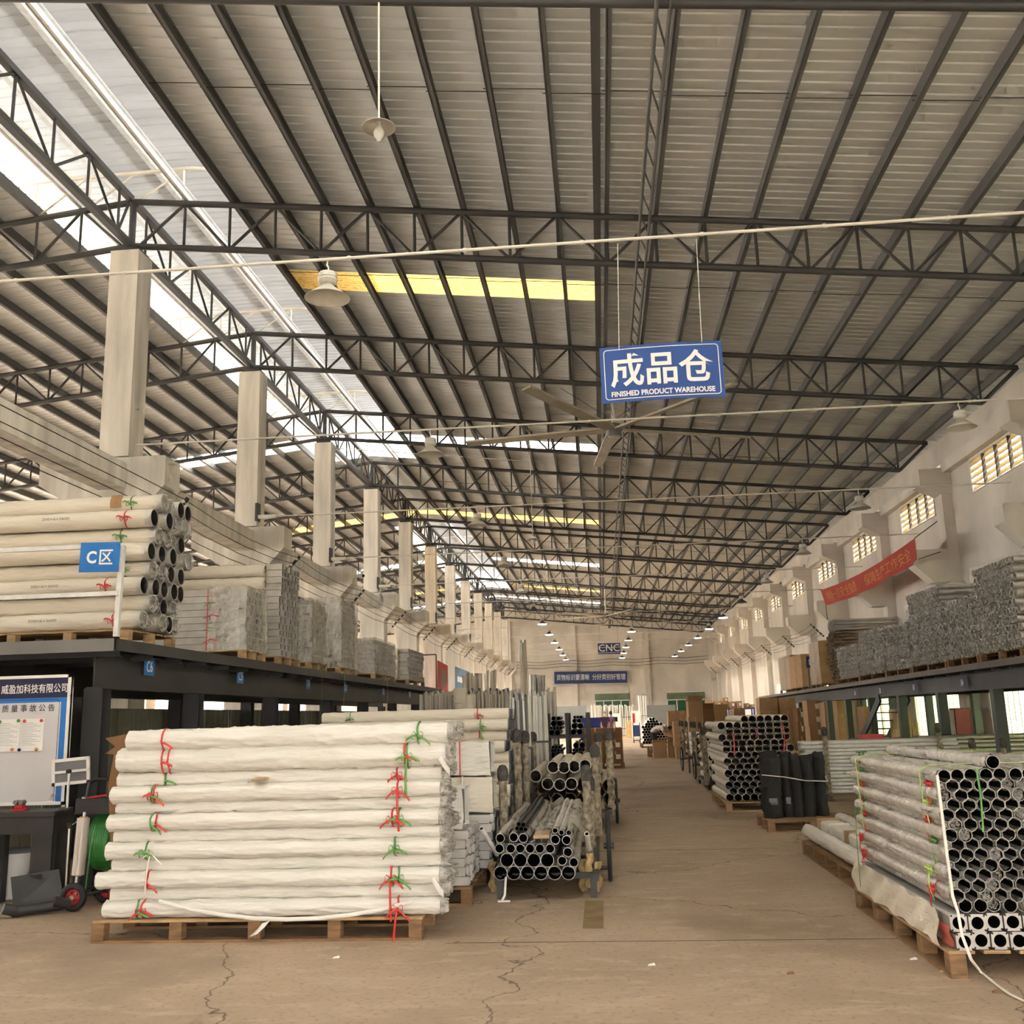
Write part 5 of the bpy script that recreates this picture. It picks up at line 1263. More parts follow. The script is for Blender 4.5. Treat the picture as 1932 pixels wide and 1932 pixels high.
for k, (px, yt, yb, r) in enumerate(((868, 1300, 1400, .13), (885, 1312, 1400, .12))):
    P = ony(px, yt, 19.0); t = thing('wrapped_roll', '%s cream cloth-wrapped roll standing among the poles' % ('taller', 'shorter')[k], 'roll', (P.x, 19.0, 0)); lpart('wrap', wrapped_mesh(P.z, r, k+3, .1, 30, 16, True, True, M['fabric2']), t, rot=(0, -pi/2, 0)); lpart('cord', MB().torus((0, 0, P.z*.88), r*1.02, .012, 'Z', 20, 5).mesh('cord', M['whiterib']), t)
# dark tube rack
YK = 19.5
a, b = ony(1031, 1425, YK), ony(1110, 1346, YK)
rk = thing('tube_rack', 'dark steel pigeonhole rack full of tube offcuts', 'rack', ((a.x+b.x)/2, YK+.7, 0))
for x in (a.x, (a.x+b.x)/2, b.x-.02):
    for yy in (YK, YK+1.3): part('upright', MB().bar((x, yy, 0), (x, yy, b.z+.02), .07, .07), M['mezz'], rk)
lev = [.38, .80, 1.22]
for z in lev:
    part('shelf', MB().box((a.x, YK-.03, z-.05), (b.x, YK+1.35, z)), M['mezz'], rk)
offm = {r: open_tube_meshes(1.3, r, .004, M['bore'], M['greycard'], 12) for r in (.028, .04, .055)}
cnt = 0
wid = b.x-a.x
for li, z in enumerate(lev):
    for bay in range(2):
        x0 = a.x+.06+bay*wid/2; x1 = x0+wid/2-.12; x = x0; layer = 0; zz = z+.004
        for row in range(3 if li < 2 else 4):
            x = x0+.02*row; rr = (.055, .04, .028, .028)[(row+bay+li) % 4 if row else 0]
            while x+2*rr < x1-.01*row:
                t = thing('tube_offcut', 'tube offcut in the %s bay of the tube rack, %s layer, %s from left' % (('lower', 'middle', 'upper')[li]+(' left' if bay == 0 else ' right'), nth(row), nth(int((x-x0)/(2*rr)))), 'tube', (x+rr, YK+.0+random.uniform(-.06, .05), zz+rr), 'offcuts in the dark tube rack')
                lpart('tube_wall', offm[rr][0], t); lpart('bore', offm[rr][1], t); x += 2*rr+.003+random.uniform(0, .01)
            zz += 2*rr+.002
# cartons on a pallet right of the rack
YX = 30.6
g0, g1 = ony(1104, 1446, YX), ony(1179, 1446, YX)
pallet('pallet', 'timber pallet under the dark brown cartons right of the tube rack', g0.x-.1, YX, g1.x, YX+1.3, 0, .15, 'wood', 'X')
xm = ony(1146, 1420, YX).x
for li in range(3):
    h = .34; z = .155+li*.345
    for ci, (xa, xb) in enumerate(((g0.x, xm-.01), (xm, g1.x-.03))):
        for di in range(2): carton('carton', 'dark brown carton on the pallet right of the tube rack, %s layer, %s %s' % (('bottom', 'middle', 'top')[li], ('left', 'right')[ci], ('front', 'back')[di]), xa+.01, YX+.02+.62*di, xb, YX+.6+.62*di, z, z+h, 'card2', 'dark cartons right of the tube rack', lab=(di == 0 and ci == 1 and li < 2))
# blue crates and people behind them
for k in range(4):
    A = ony(1094+(k % 2)*19, 1371-(k//2)*13, 36); r = thing('plastic_crate', 'blue plastic crate behind the cartons, %s %s' % (('lower', 'upper')[k//2], ('left', 'right')[k % 2]), 'crate', (A.x+.19, 36.3, 0 if k < 2 else .0), 'blue crates')
    z0 = (.75 if k < 2 else 1.13); part('shell', MB().box((A.x, 36, z0), (A.x+.37, 36.02, z0+.36)).box((A.x, 36.48, z0), (A.x+.37, 36.5, z0+.36)).box((A.x, 36.02, z0), (A.x+.02, 36.48, z0+.36)).box((A.x+.35, 36.02, z0), (A.x+.37, 36.48, z0+.36)).box((A.x, 36, z0), (A.x+.37, 36.5, z0+.02)), M['bluecrate'], r)
    for q in range(4): part('rib', MB().box((A.x+.05+.085*q, 35.985, z0+.03), (A.x+.07+.085*q, 36, z0+.33)), M['bluecrate'], r)
    part('rim', MB().box((A.x-.01, 35.985, z0+.33), (A.x+.38, 36.0, z0+.36)), M['bluecrate'], r); 
    ORG[r.name] = Vector((A.x+.19, 36.3, 0)); r.location = (A.x+.19, 36.3, 0)
A = ony(1094, 1371, 36)
tb2 = thing('work_table', 'steel work table under the blue crates', 'table', (A.x+.4, 36.3, 0)); part('top', MB().box((A.x-.05, 35.95, .70), (A.x+.85, 36.6, .745)), M['steel'], tb2)
for sx in (0, .8):
    for sy in (0, .58): part('leg', MB().box((A.x-.04+sx, 35.97+sy, 0), (A.x+sx, 36.01+sy, .70)), M['steel'], tb2)
def skin_mesh(name, joints, edges, m, sub=2):
    me = bpy.data.meshes.new(name); me.from_pydata([j[0] for j in joints], edges, []); o = link(bpy.data.objects.new(name, me))
    sk = o.modifiers.new('s', 'SKIN'); ly = me.skin_vertices[0].data if me.skin_vertices else None
    if ly is None:
        me.skin_vertices.new() if hasattr(me.skin_vertices, 'new') else None; ly = me.skin_vertices[0].data
    for k, j in enumerate(joints):
        r = j[1]; ly[k].radius = (r, r) if not isinstance(r, tuple) else r; ly[k].use_root = (k == 0)
    sk.use_smooth_shade = True; ss = o.modifiers.new('u', 'SUBSURF'); ss.levels = sub; ss.render_levels = sub
    dg = bpy.context.evaluated_depsgraph_get(); out = bpy.data.meshes.new_from_object(o.evaluated_get(dg)); bpy.data.objects.remove(o)
    out.materials.clear(); out.materials.append(m); out.name = name
    return out
def head_mesh(m, r=.1):
    mb = MB(); nu, nv = 20, 14
    def f(a, b):
        th = b*pi; ph = a*2*pi; x = sin(th)*cos(ph); y = sin(th)*sin(ph); z = cos(th)
        sx, sy, sz = .077, .097, .118
        if z < 0: sx *= 1+.18*z; sy *= 1+.10*z
        p = Vector((x*sx, y*sy, z*sz))
        if y < -.75 and -.25 < z < .12 and abs(x) < .25: p.y -= .016*(1-abs(x)/.25)      # nose
        if y < -.6 and .08 < z < .3 and .2 < abs(x) < .6: p.y += .008                     # eye sockets
        return p
    return mb.grid(f, nu, nv).mesh('head', m)
def person(label, loc, rz, joints, edges, hp, hrot, shirt, shirt_set, mask=False):
    r = thing('person', label, 'person', loc, None, rz)
    lpart('body', skin_mesh('body', joints, edges, M['skin']), r)
    hd = lpart('head', head_mesh(M['skin']), r, hp, rot=hrot)
    lpart('hair', MB().grid(lambda a, b: (.084*sin(b*1.75)*cos(a*2*pi), .104*sin(b*1.75)*sin(a*2*pi)+.012, .126*cos(b*1.75)+.004), 16, 8).mesh('hair', M['hair']), hd, rot=(-.22, 0, 0))
    for s in (-1, 1):
        lpart('ear', MB().lathe((0, 0, 0), [(0, -.03), (.012, -.02), (.014, .01), (.006, .028), (0, .03)], 8).mesh('ear', M['skin']), hd, (s*.078, .01, .0))
        lpart('eye', MB().lathe((0, 0, 0), [(.011, 0), (.008, -.004), (0, -.006)], 8, 'Y').mesh('eye', M['hair']), hd, (s*.03, -.088, .02))
    lpart('mouth', MB().bar((-.022, 0, 0), (.022, 0, 0), .006, .008).mesh('mouth', M['redpaint']), hd, (0, -.088, -.055))
    if mask: lpart('face_mask', MB().grid(lambda a, b: (.07*sin((a-.5)*2.6), -.105*cos((a-.5)*2.2)+.0, .0-.085*b), 10, 6).mesh('face_mask', M['white']), hd)
    for nm, js, es, mm in shirt_set: lpart(nm, skin_mesh(nm, js, es, M[mm]), r)
    return r
# standing figures (pelvis first)
ST = [((0, 0, .93), (.15, .10)), ((0, 0, 1.15), (.14, .095)), ((0, .01, 1.36), (.17, .10)), ((0, 0, 1.47), .06), ((0, -.01, 1.54), .05),
      ((.17, .01, 1.41), .055), ((.23, .03, 1.15), .042), ((.22, -.05, .92), .034), ((.22, -.08, .83), .03),
      ((-.17, .01, 1.41), .055), ((-.23, .03, 1.15), .042), ((-.22, -.05, .92), .034), ((-.22, -.08, .83), .03),
      ((.09, 0, .86), .085), ((.10, -.01, .48), .06), ((.10, .02, .09), .042), ((.11, -.12, .035), .035),
      ((-.09, 0, .86), .085), ((-.10, -.01, .48), .06), ((-.10, .02, .09), .042), ((-.11, -.12, .035), .035)]
SE = [(0,1),(1,2),(2,3),(3,4),(2,5),(5,6),(6,7),(7,8),(2,9),(9,10),(10,11),(11,12),(0,13),(13,14),(14,15),(15,16),(0,17),(17,18),(18,19),(19,20)]
sh = [((0, 0, .80), (.172, .125)), ((0, 0, 1.12), (.165, .118)), ((0, .01, 1.38), (.18, .112)), ((0, 0, 1.45), .07), ((.18, .01, 1.41), .068), ((.23, .03, 1.2), .06), ((-.18, .01, 1.41), .068), ((-.23, .03, 1.2), .06)]
se = [(0,1),(1,2),(2,3),(2,4),(4,5),(2,6),(6,7)]
tr = [((0, 0, 1.0), (.155, .105)), ((.09, 0, .84), .10), ((.10, -.01, .48), .075), ((.10, .02, .12), .065), ((-.09, 0, .84), .10), ((-.10, -.01, .48), .075), ((-.10, .02, .12), .065)]
te = [(0,1),(1,2),(2,3),(0,4),(4,5),(5,6)]
for px, rz, lab, mk in ((1140, .2, 'person in a purple shirt and face mask standing behind the cartons', True), (1152, 2.6, 'person in a purple shirt seen from behind beside the masked person', False)):
    P = ony(px, 1345, 50 if mk else 51.5); person(lab, (P.x, P.y, 0), rz, ST, SE, (0, -.015, 1.625), (0, 0, 0), None, [('shirt', sh, se, 'shirtp'), ('trousers', tr, te, 'trousers')], mk)
# far end: grey partitions, white machine, pole rack, crates
a, b = ony(1050, 1333, 66), ony(1107, 1349, 66); g = thing('grey_partition', 'low grey partition panel below the far blue banner', 'partition', ((a.x+b.x)/2, 66, 0)); part('panel', MB().box((a.x, 66, .1), (b.x, 66.06, a.z)), M['greywall'], g)
for x in (a.x, b.x-.06): part('post', MB().box((x, 66.06, 0), (x+.06, 66.12, a.z)), M['steel'], g)
a, b = ony(1220, 1331, 62), ony(1275, 1349, 62); g = thing('grey_partition', 'low grey partition panel behind the far white tube pile', 'partition', ((a.x+b.x)/2, 62, 0)); part('panel', MB().box((a.x, 62, .1), (b.x, 62.06, a.z)), M['greywall'], g)
for x in (a.x, b.x-.06): part('post', MB().box((x, 62.06, 0), (x+.06, 62.12, a.z)), M['steel'], g)
poles('white pole leaning in the long rack under the far window', 'white poles under the far window', 1116, 1196, 1331, 74, 64, .05, ('white', 'whitepipe', 'profile'), 3, .5, .12)
poles('tall pale profile standing right of the far window', 'profiles right of the far window', 1203, 1219, 1312, 78, 7, .06, ('white', 'profile'), 1, .3)
a = ony(1158, 1375, 60); mc = thing('white_machine', 'white machine cabinet with small dark window beside the two people', 'machine', (a.x+.25, 60.4, 0)); part('cabinet', MB().bevbox((a.x, 60, 0), (a.x+.45, 60.8, 1.62), .02), M['white'], mc); part('window', MB().box((a.x+.05, 59.98, 1.15), (a.x+.25, 60, 1.42)), M['bore'], mc)
a = ony(1193, 1375, 66); mc = thing('white_machine', 'white machine cabinet with red fire extinguisher sign at the far end of the aisle', 'machine', (a.x+.3, 66.4, 0)); part('cabinet', MB().bevbox((a.x, 66, 0), (a.x+.6, 66.7, 1.75), .02), M['white'], mc); part('red_panel', MB().box((a.x+.05, 65.97, 1.0), (a.x+.2, 66, 1.6)), M['redpaint'], mc)
for k in range(3): carton('timber_crate', 'yellow-brown timber crate at the far end of the aisle, %s of the stack' % ('bottom', 'middle', 'top')[k], *(ony(1182, 1390, 68).x, 68, ony(1195, 1390, 68).x, 68.6), .02+.36*k, .37+.36*k, 'cardpale', 'far timber crates', tape=False)
a = ony(1196, 1402, 55.9); bc = thing('blue_trolley', 'small dark blue trolley near the far white tube pile', 'trolley', (a.x+.2, 56, 0))
part('bin', MB().box((a.x, 56, .35), (a.x+.36, 56.5, .95)), M['bannerblue'], bc); part('frame', MB().box((a.x-.02, 55.98, .12), (a.x+.38, 56.02, .16)).box((a.x-.02, 55.98, .12), (a.x+.02, 56.02, 1.1)).box((a.x+.34, 55.98, .12), (a.x+.38, 56.02, 1.1)), M['steel'], bc)
for dx in (.02, .34):
    for dy in (.05, .45): part('caster', MB().cyl((a.x+dx-.02, 56+dy, .06), (a.x+dx+.02, 56+dy, .06), .06, 10), M['rubber'], bc)
# ================================================================== RIGHT FRONT STACK
YA, YBk = 6.52, 8.74
pallet('pallet', 'long timber pallet under the black-bored tube stack at the right front', 2.0, YA, 4.0, 8.78, 0, .155, 'wood', 'Y', 10, 'woodpale')
sq = .104
fl2 = MB()
sqw, sqh = .050, .051
def square_profile_mesh(L):
    mb = MB(); n = 20; o_ = .05; r = .036; vs = []
    ring = [(r*cos(2*pi*k/n), r*sin(2*pi*k/n)) for k in range(n)]
    sqr = []
    for k in range(n):
        c, s = cos(2*pi*k/n), sin(2*pi*k/n); q = o_/max(abs(c), abs(s)); sqr.append((c*q, s*q))
    vs = [(x, 0, z) for x, z in sqr]+[(x, 0, z) for x, z in ring]+[(x, L, z) for x, z in sqr]
    mb.add(vs, [(k, n+k, n+(k+1)%n, (k+1)%n) for k in range(n)]+[(k, (k+1)%n, 2*n+(k+1)%n, 2*n+k) for k in range(n)])
    return mb.mesh('profile_wall', M['tubemetal'])
spm = square_profile_mesh(2.2); spb = MB().lathe((0, 0, 0), [(.036, 0), (.036, .6), (0, .6)], 20, 'Y').mesh('bore', M['bore'])
sph = MB()
for sx in (-1, 1):
    for sz in (-1, 1): sph.cyl((sx*.04, -.001, sz*.04), (sx*.04, -.002, sz*.04), .005, 8)
sph = sph.mesh('corner_hole', M['bore'])
for rr in range(2):
    for c in range(11):
        t = thing('square_profile', 'square aluminium profile with round bore under the tube stack, %s row, %s from left' % (('bottom', 'upper')[rr], nth(c)), 'profile', (2.10+.106*c-.02*rr, YA+.0+.01*((c*3+rr) % 4), .155+.052+.104*rr), 'square profiles under the right tube stack')
        lpart('profile_wall', spm, t); lpart('bore', spb, t); lpart('corner_hole', sph, t)
part('cloth_sheet', film_sheet(lambda a, b: (1.992-.012*sin(b*7+a*30), YA+.12+2.1*a, .165+.215*b), 60, 10, .012, 6, freq=6), M['fabric2'], thing('cloth_wrap', 'cream cloth wrap along the square profiles under the right tube stack', 'cloth', (2.03, 7.6, .16)))
solo('red_paper', MB().grid(lambda a, b: (2.035+.012*sin(b*9), YA+.02+.2*a, .17+.17*b), 4, 6).grid(lambda a, b: (2.031+.012*sin(b*9), YA+.02+.2*(1-a), .17+.17*b), 4, 6), mat('faded_red_paper', (.55, .14, .10), .6), 'faded red paper tucked at the near corner of the square profiles', 'paper')
P14, P1 = ony(1776.6, 1464.7, YA), ony(1789, 1727.8, YA)
d = .0855; r = .0425; zb0 = .155+.208+r+.004; pit = (P14.z-zb0)/13
tm = open_tube_meshes(2.2, .0405, .0022, M['bore']); tmo = MB().lathe((0, 0, 0), [(.0425, .03), (.0425, 2.18)], 12, 'Y').mesh('film_wrap', M['film'])
fws = [wrapped_mesh(2.17, .0435, q*4.1, .11, 60, 16, False, True, M['film'], name='film_wrap') for q in range(4)]
crf = [crumple_mesh(.036, q, .02, M['filmclear'], 'film_tuft') for q in range(2)]
for k in range(14):
    for c in range(13):
        x = 2.045+r+d*c+(0 if k % 2 else d/2); z = zb0+pit*k
        t = thing('film_wrapped_tube', 'black-bored tube in the right front stack, %s row up, %s from the left' % (nth(k), nth(c)), 'tube', (x, YA+random.uniform(-.015, .03), z), 'black-bored tubes of the right front stack')
        lpart('tube_wall', tm[0], t); lpart('bore', tm[1], t)
        if c == 0 or k == 13: lpart('film_wrap', fws[(k+c) % 4], t, (0, .02, 0), rot=(0, 0, pi/2))
        else: lpart('film_wrap', tmo, t)
        if random.random() < .14: lpart('film_tuft', crf[k % 2], t, (0, .03, 0), rot=(0, 0, -pi/2))
        if c == 0 and k in (12, 10, 8, 6, 3, 1):
            cc = ('red', 'lime', 'red', 'green', 'red', 'lime')[k//2 % 6]
            lpart('ribbon_tie', tie_mesh(.0445, M[cc], .012, [(.6, .07), (2.6, .09), (-1.3, .12)], True, k), t, (0, .26+.03*(k % 3), 0), rot=(0, 0, -pi/2)); lpart('ribbon_tie', tie_mesh(.0445, M['red' if k % 4 else 'green'], .012, [(.6, .06), (-1.2, .12)], True, k+5), t, (0, 1.95, 0), rot=(0, 0, -pi/2))
zt14 = zb0+13*pit
for k, (x, y0) in enumerate(((ony(1875, 1449, YA).x, YA),)):
    t = thing('film_wrapped_tube', 'single tube lying on top of the right front stack', 'tube', (x, y0, zt14+.078), 'black-bored tubes of the right front stack'); lpart('tube_wall', tm[0], t); lpart('bore', tm[1], t); lpart('film_wrap', fws[0], t, (0, .02, 0), rot=(0, 0, pi/2))
# long straps tied over the stack
solo('lime_strap', MB().strip([(2.03, YA+.28, zt14-.2), (2.02, YA+.27, zt14+.02), (2.1, YA+.27, zt14+.055), (2.6, YA+.22, zt14+.06), (3.1, YA+.24, zt14+.06)], .02, (0, 1, 0), .003), M['lime'], 'lime strap drawn across the top of the right front stack', 'strap')
solo('lime_strap', MB().strip([(2.03, 8.4, zt14-.5), (2.02, 8.42, zt14+.02), (2.1, 8.42, zt14+.055), (2.6, 8.45, zt14+.06), (3.1, 8.4, zt14+.06)], .02, (0, 1, 0), .003), M['lime'], 'lime strap across the far end of the right front stack', 'strap')
pts = [(1768, 1462, YA-.03), (1775, 1520, YA-.03), (1785, 1600, YA-.03), (1797, 1690, YA-.035), (1807, 1720, YA-.06), (1815, 1765, 6.4), (1832, 1810, 6.3)]
pts = [ony(*p) for p in pts]+[onz(1850, 1833, .03), onz(1880, 1858, .012), onz(1905, 1876, .008), onz(1932, 1889, .008), onz(1990, 1905, .008)]
solo('white_strap', MB().strip(pts, .018, (1, 0, .15), .003), M['whiterib'], 'long white strap trailing from the right front stack onto the floor', 'strap')
pts = [(1842, 1450, YA-.01), (1850, 1500, YA-.02), (1855, 1570, YA-.02)]
solo('green_strap', MB().strip([ony(*p) for p in pts], .012, (1, 0, 0), .003), M['green'], 'thin green strap hanging down the tube mouths of the right front stack', 'strap')
solo('green_strap', MB().strip([onx(1612, 1520, 1.985), onx(1616, 1580, 1.98), onx(1622, 1660, 1.975), onz(1628, 1712, .01), onz(1640, 1728, .008), onz(1680, 1757, .008)], .012, (0, 1, 0), .003), M['green'], 'green strap running down the far side of the right stack to the floor', 'strap')
# floor litter
for k, (x, y, m_) in enumerate(((633, 1808, 'paper'), (1228, 1822, 'paper'), (1490, 1838, 'card2'), (1722, 1811, 'paper'), (1878, 1873, 'card2'), (860, 1780, 'card2'), (1778, 1835, 'cardpale'), (445, 1478, 'paper'))[:7]):
    P = onz(x, y, 0); solo('litter_scrap', MB().add([P+Vector(v) for v in ((-.02, -.01, .001), (.03, -.006, .003), (.024, .012, .012), (-.014, .014, .004), (-.02, -.01, .004), (.03, -.006, .006), (.024, .012, .015), (-.014, .014, .007))], [(0,3,2,1),(4,5,6,7),(0,1,5,4),(1,2,6,5),(2,3,7,6),(3,0,4,7)]), M[m_], '%s on the floor %s' % (('white paper scrap', 'white paper scrap', 'dark scrap', 'white paper scrap', 'dark twig-like scrap', 'dark crumb', 'pale wood chip')[k], ('before the front pallet', 'in the middle of the aisle', 'before the right front stack', 'left of the right front pallet', 'at the near right corner', 'right of the front pallet', 'under the right front pallet edge')[k]), 'litter')
# ---- low pallet behind it
pallet('pallet', 'low timber pallet with wrapped goods behind the right front stack', 2.18, 8.95, 3.6, 11.9, 0, .15, 'wood', 'Y', 8)
t = thing('wrapped_tube', 'white wrapped tube along the aisle edge of the low right pallet', 'tube', (2.28, 9.0, .235), 'goods on the low right pallet'); lpart('wrap', wrapped_mesh(3.0, .075, 5, .08, 60, 20, True, True, M['fabric']), t, rot=(0, 0, pi/2))
for k, (x, y1) in enumerate(((2.50, 12.0), (2.50, 10.7), (2.95, 11.9))):
    r_ = thing('wrapped_bundle', 'cloth-wrapped bundle with brown cardboard end on the low right pallet, %s' % ('far end', 'middle', 'inner')[k], 'bundle', (x, y1-.6, .16), 'goods on the low right pallet')
    part('wrap', MB().bevbox((x-.11, y1-1.25, .16), (x+.11, y1-.0, .36+.01*k), .02), M['fabric'], r_); part('cardboard_end', MB().bevbox((x-.118, y1-.16, .155), (x+.118, y1+.012, .37+.01*k), .005), M['tape'], r_); part('string', MB().box((x-.113, y1-.6, .158), (x+.113, y1-.585, .375+.01*k)), M['whiterib'], r_)
for k, (x, z, y0) in enumerate(((2.78, .225, 9.0), (2.95, .352, 9.0), (3.12, .225, 9.0), (3.3, .225, 9.0), (2.68, .352, 9.0))):
    t = thing('wrapped_tube', '%s tube on the low right pallet, %s across' % ('film-wrapped' if k in (1, 4) else 'white wrapped', nth(k)), 'tube', (x, y0, z), 'goods on the low right pallet'); lpart('wrap', wrapped_mesh(3.15 if k not in (1,) else 3.0, .062, k+11, .09, 40, 14, True, True, M['film' if k in (1, 4) else 'fabric']), t, rot=(0, 0, pi/2))
# ---- black rolls
pallet('pallet', 'short timber pallet under the black cloth rolls', 2.13, 13.95, 3.35, 14.9, 0, .15, 'wood', 'X')
for k, (xa, xb, yt, yb, Y) in enumerate(((1438, 1477, 1420, 1548, 14.2), (1475, 1496, 1420, 1549, 14.35), (1495, 1515, 1425, 1549, 14.3), (1513, 1541, 1426, 1543, 14.35), (1538, 1562, 1421, 1543, 14.4))):
    A, B = ony(xa, (yt+yb)/2, Y), ony(xb, (yt+yb)/2, Y); zt_ = ony((xa+xb)/2, yt, Y).z; r_ = (B.x-A.x)/2*.97
    t = thing('black_roll', 'black cloth roll standing on the short pallet, %s from the left' % nth(k), 'roll', ((A.x+B.x)/2, Y+r_, .155), 'black cloth rolls'); h = zt_-.155
    lpart('wrap', wrapped_mesh(h*.93, r_, k*2+1, .17, 34, 18, True, False, M['black']), t, rot=(0, -pi/2, 0))
    n = 18; mb = MB(); vs = []
    for q in range(4):
        f = q/3
        for j in range(n):
            a = 2*pi*j/n; rr = r_*(1.0-.25*f+.25*f*noise.noise(Vector((cos(a)*1.5, sin(a)*1.5, k*3+f)))); vs.append((rr*cos(a)*(1+.2*f), rr*sin(a)*(1-.7*f), h*.92+f*h*.09*(1+.5*noise.noise(Vector((cos(a), sin(a), k+2))))))
    lpart('folded_top', mb.add(vs, [(q*n+j, q*n+(j+1)%n, (q+1)*n+(j+1)%n, (q+1)*n+j) for q in range(3) for j in range(n)]+[tuple(range(3*n, 4*n))], True).mesh('folded_top', M['black']), t)
    if k in (0, 1): lpart('tape_patch', MB().strip([(-r_*.9*sin(q), -r_*1.09*cos(q), h*.25) for q in (-.5, 0, .5)], .09, (0, 0, 1), .002).mesh('tape_patch', M['greycard']), t)
solo('binding_cord', MB().path([tuple(ony(1437, 1462, 14.15)), tuple(ony(1480, 1466, 14.12)), tuple(ony(1520, 1473, 14.15)), tuple(ony(1562, 1474, 14.3)), (3.0, 15.0, .95), (2.2, 14.9, .95)], .006, 5), M['whiterib'], 'frayed pale cord binding the black rolls together', 'cord')
# ---- big honeycomb tube stack
YT2 = 16.85
pallet('pallet', 'pale timber pallet under the honeycomb tube stack', 1.93, 16.82, 3.25, 18.9, 0, .15, 'woodpale', 'X')
d2 = .129; r2_ = .0635
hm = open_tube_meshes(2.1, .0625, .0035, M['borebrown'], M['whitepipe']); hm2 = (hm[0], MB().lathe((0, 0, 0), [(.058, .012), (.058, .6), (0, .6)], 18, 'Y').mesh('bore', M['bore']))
x00 = ony(1378, 1508, YT2).x
ztop = ony(1400, 1160+955/4.83, YT2).z; z00 = .155+r2_; pt2 = (ztop-z00)/13
for k in range(14):
    cols = range(9 if k % 2 == 0 else 8)
    if k == 13: cols = range(2, 8)
    for c in cols:
        x = x00+d2*c+(d2/2 if k % 2 else 0)-(.06 if k in (9, 10, 12) else 0)
        t = thing('white_tube', 'white-rimmed tube in the honeycomb stack, %s row up, %s from the left' % (nth(k), nth(c)), 'tube', (x, YT2+random.uniform(-.02, .05), z00+pt2*k), 'tubes of the honeycomb stack')
        mm = hm if k > 4 else hm2; lpart('tube_wall', mm[0], t); lpart('bore', mm[1], t)  # brown bore colours in the light showing through the upper rows
for k, (a, b) in enumerate((((1381, 1382), (1385, 1425)), ((1477, 1365), (1479, 1418)), ((1425, 1376), (1426, 1392)))):
    A, B = ony(*a, YT2-.024), ony(*b, YT2-.024); solo('red_strap', MB().strip([A, A.lerp(B, .5)+Vector((.02, 0, 0)), B], .018, (1, 0, 0), .003), M['red'], 'red strap hanging on the %s of the honeycomb stack' % ('left', 'right', 'upper middle')[k], 'strap')
# ---- tube trolley and carts on the right of the aisle
zc3 = lambda zx, zy, Y: ony(1230+zx/9.66, 1290+zy/9.66, Y)
YQ = 21.3
tq = thing('tube_trolley', 'low trolley of white tubes with rag-wrapped post on the right of the aisle', 'trolley', (2.6, 22.2, 0))
base = zc3(1050, 1800, YQ).z
part('platform', MB().box((2.1, YQ, base-.05), (3.2, YQ+2.2, base)), M['blacksteel'], tq)
for x in (2.14, 3.1):
    for y in (YQ+.1, YQ+2.1): part('caster', MB().cyl((x-.02, y, .08), (x+.02, y, .08), .08, 14), M['rubber'], tq); part('caster_fork', MB().box((x-.035, y-.03, .08), (x+.035, y+.03, base-.05)), M['steel'], tq)
T_ = ony(1327, 1375, YQ); stake(tq, (T_.x, YQ-.03, .12), T_, .055, 4)
wtm = open_tube_meshes(2.0, .054, .004, M['bore'], M['whitepipe'], 14); wtw = wrapped_mesh(2.0, .058, 4, .06, 20, 12, False, True, M['fabric'])
for k, (zx, zy) in enumerate(((1105,1720),(1220,1715),(1325,1720),(1430,1720),(1160,1625),(1270,1620),(1380,1625),(1095,1535),(1205,1530),(1310,1540),(1140,1440),(1250,1430),(1360,1435),(1080,1350),(1190,1340),(1290,1340),(1240,1255),(1345,1260))):
    P = zc3(zx, zy, YQ); t = thing('white_tube', 'white tube on the low trolley, %s counting up from the bottom left' % nth(k), 'tube', (P.x, YQ, max(P.z, base+.06)), 'tubes on the low trolley'); lpart('tube_wall', wtm[0], t); lpart('bore', wtm[1], t); lpart('wrap', wtw, t, (0, .03, 0), rot=(0, 0, pi/2))
for ci, (YW, wx, lab) in enumerate(((25.0, 1310, 'nearer'), (28.4, 1286, 'farther'))):
    c_ = thing('pipe_cart', '%s two-wheeled cart of white tubes by the cartons on the right' % lab, 'cart', (2.6, YW+1, 0)); wx_ = onz(wx+2, 1470 if ci == 0 else 1455).x
    cart_wheel(c_, (wx_, YW, .33), .33); cart_wheel(c_, (wx_+1.1, YW, .33), .33); part('axle', MB().cyl((wx_, YW, .33), (wx_+1.1, YW, .33), .02, 6), M['steel'], c_)
    for x in (wx_+.12, wx_+.98): part('side_rail', MB().bar((x, YW-1, .42), (x, YW+1.4, .42), .05), M['steel'], c_); part('leg', MB().bar((x, YW-.9, 0), (x, YW-.9, .4), .05), M['steel'], c_)
    for y in (YW-.9, YW+1.3): part('cross_bar', MB().bar((wx_+.12, y, .42), (wx_+.98, y, .42), .05), M['steel'], c_)
    for y in (YW-.9, YW+.5, YW+1.3): stake(c_, (wx_+.12, y, .42), (wx_+.10, y, 1.32), .032, y)
    for k in range(25):
        row, q = divmod(k, 5); t = thing('white_tube', 'white tube on the %s two-wheeled cart, %s row up, %s across' % (lab, nth(row), nth(q)), 'tube', (wx_+.26+.135*q+.065*(row % 2), YW-1.05, .52+.115*row), 'tubes on the two-wheeled carts'); lpart('tube_wall', wtm[0], t); lpart('bore', wtm[1], t); lpart('wrap', wtw, t, (0, .03, 0), rot=(0, 0, pi/2))
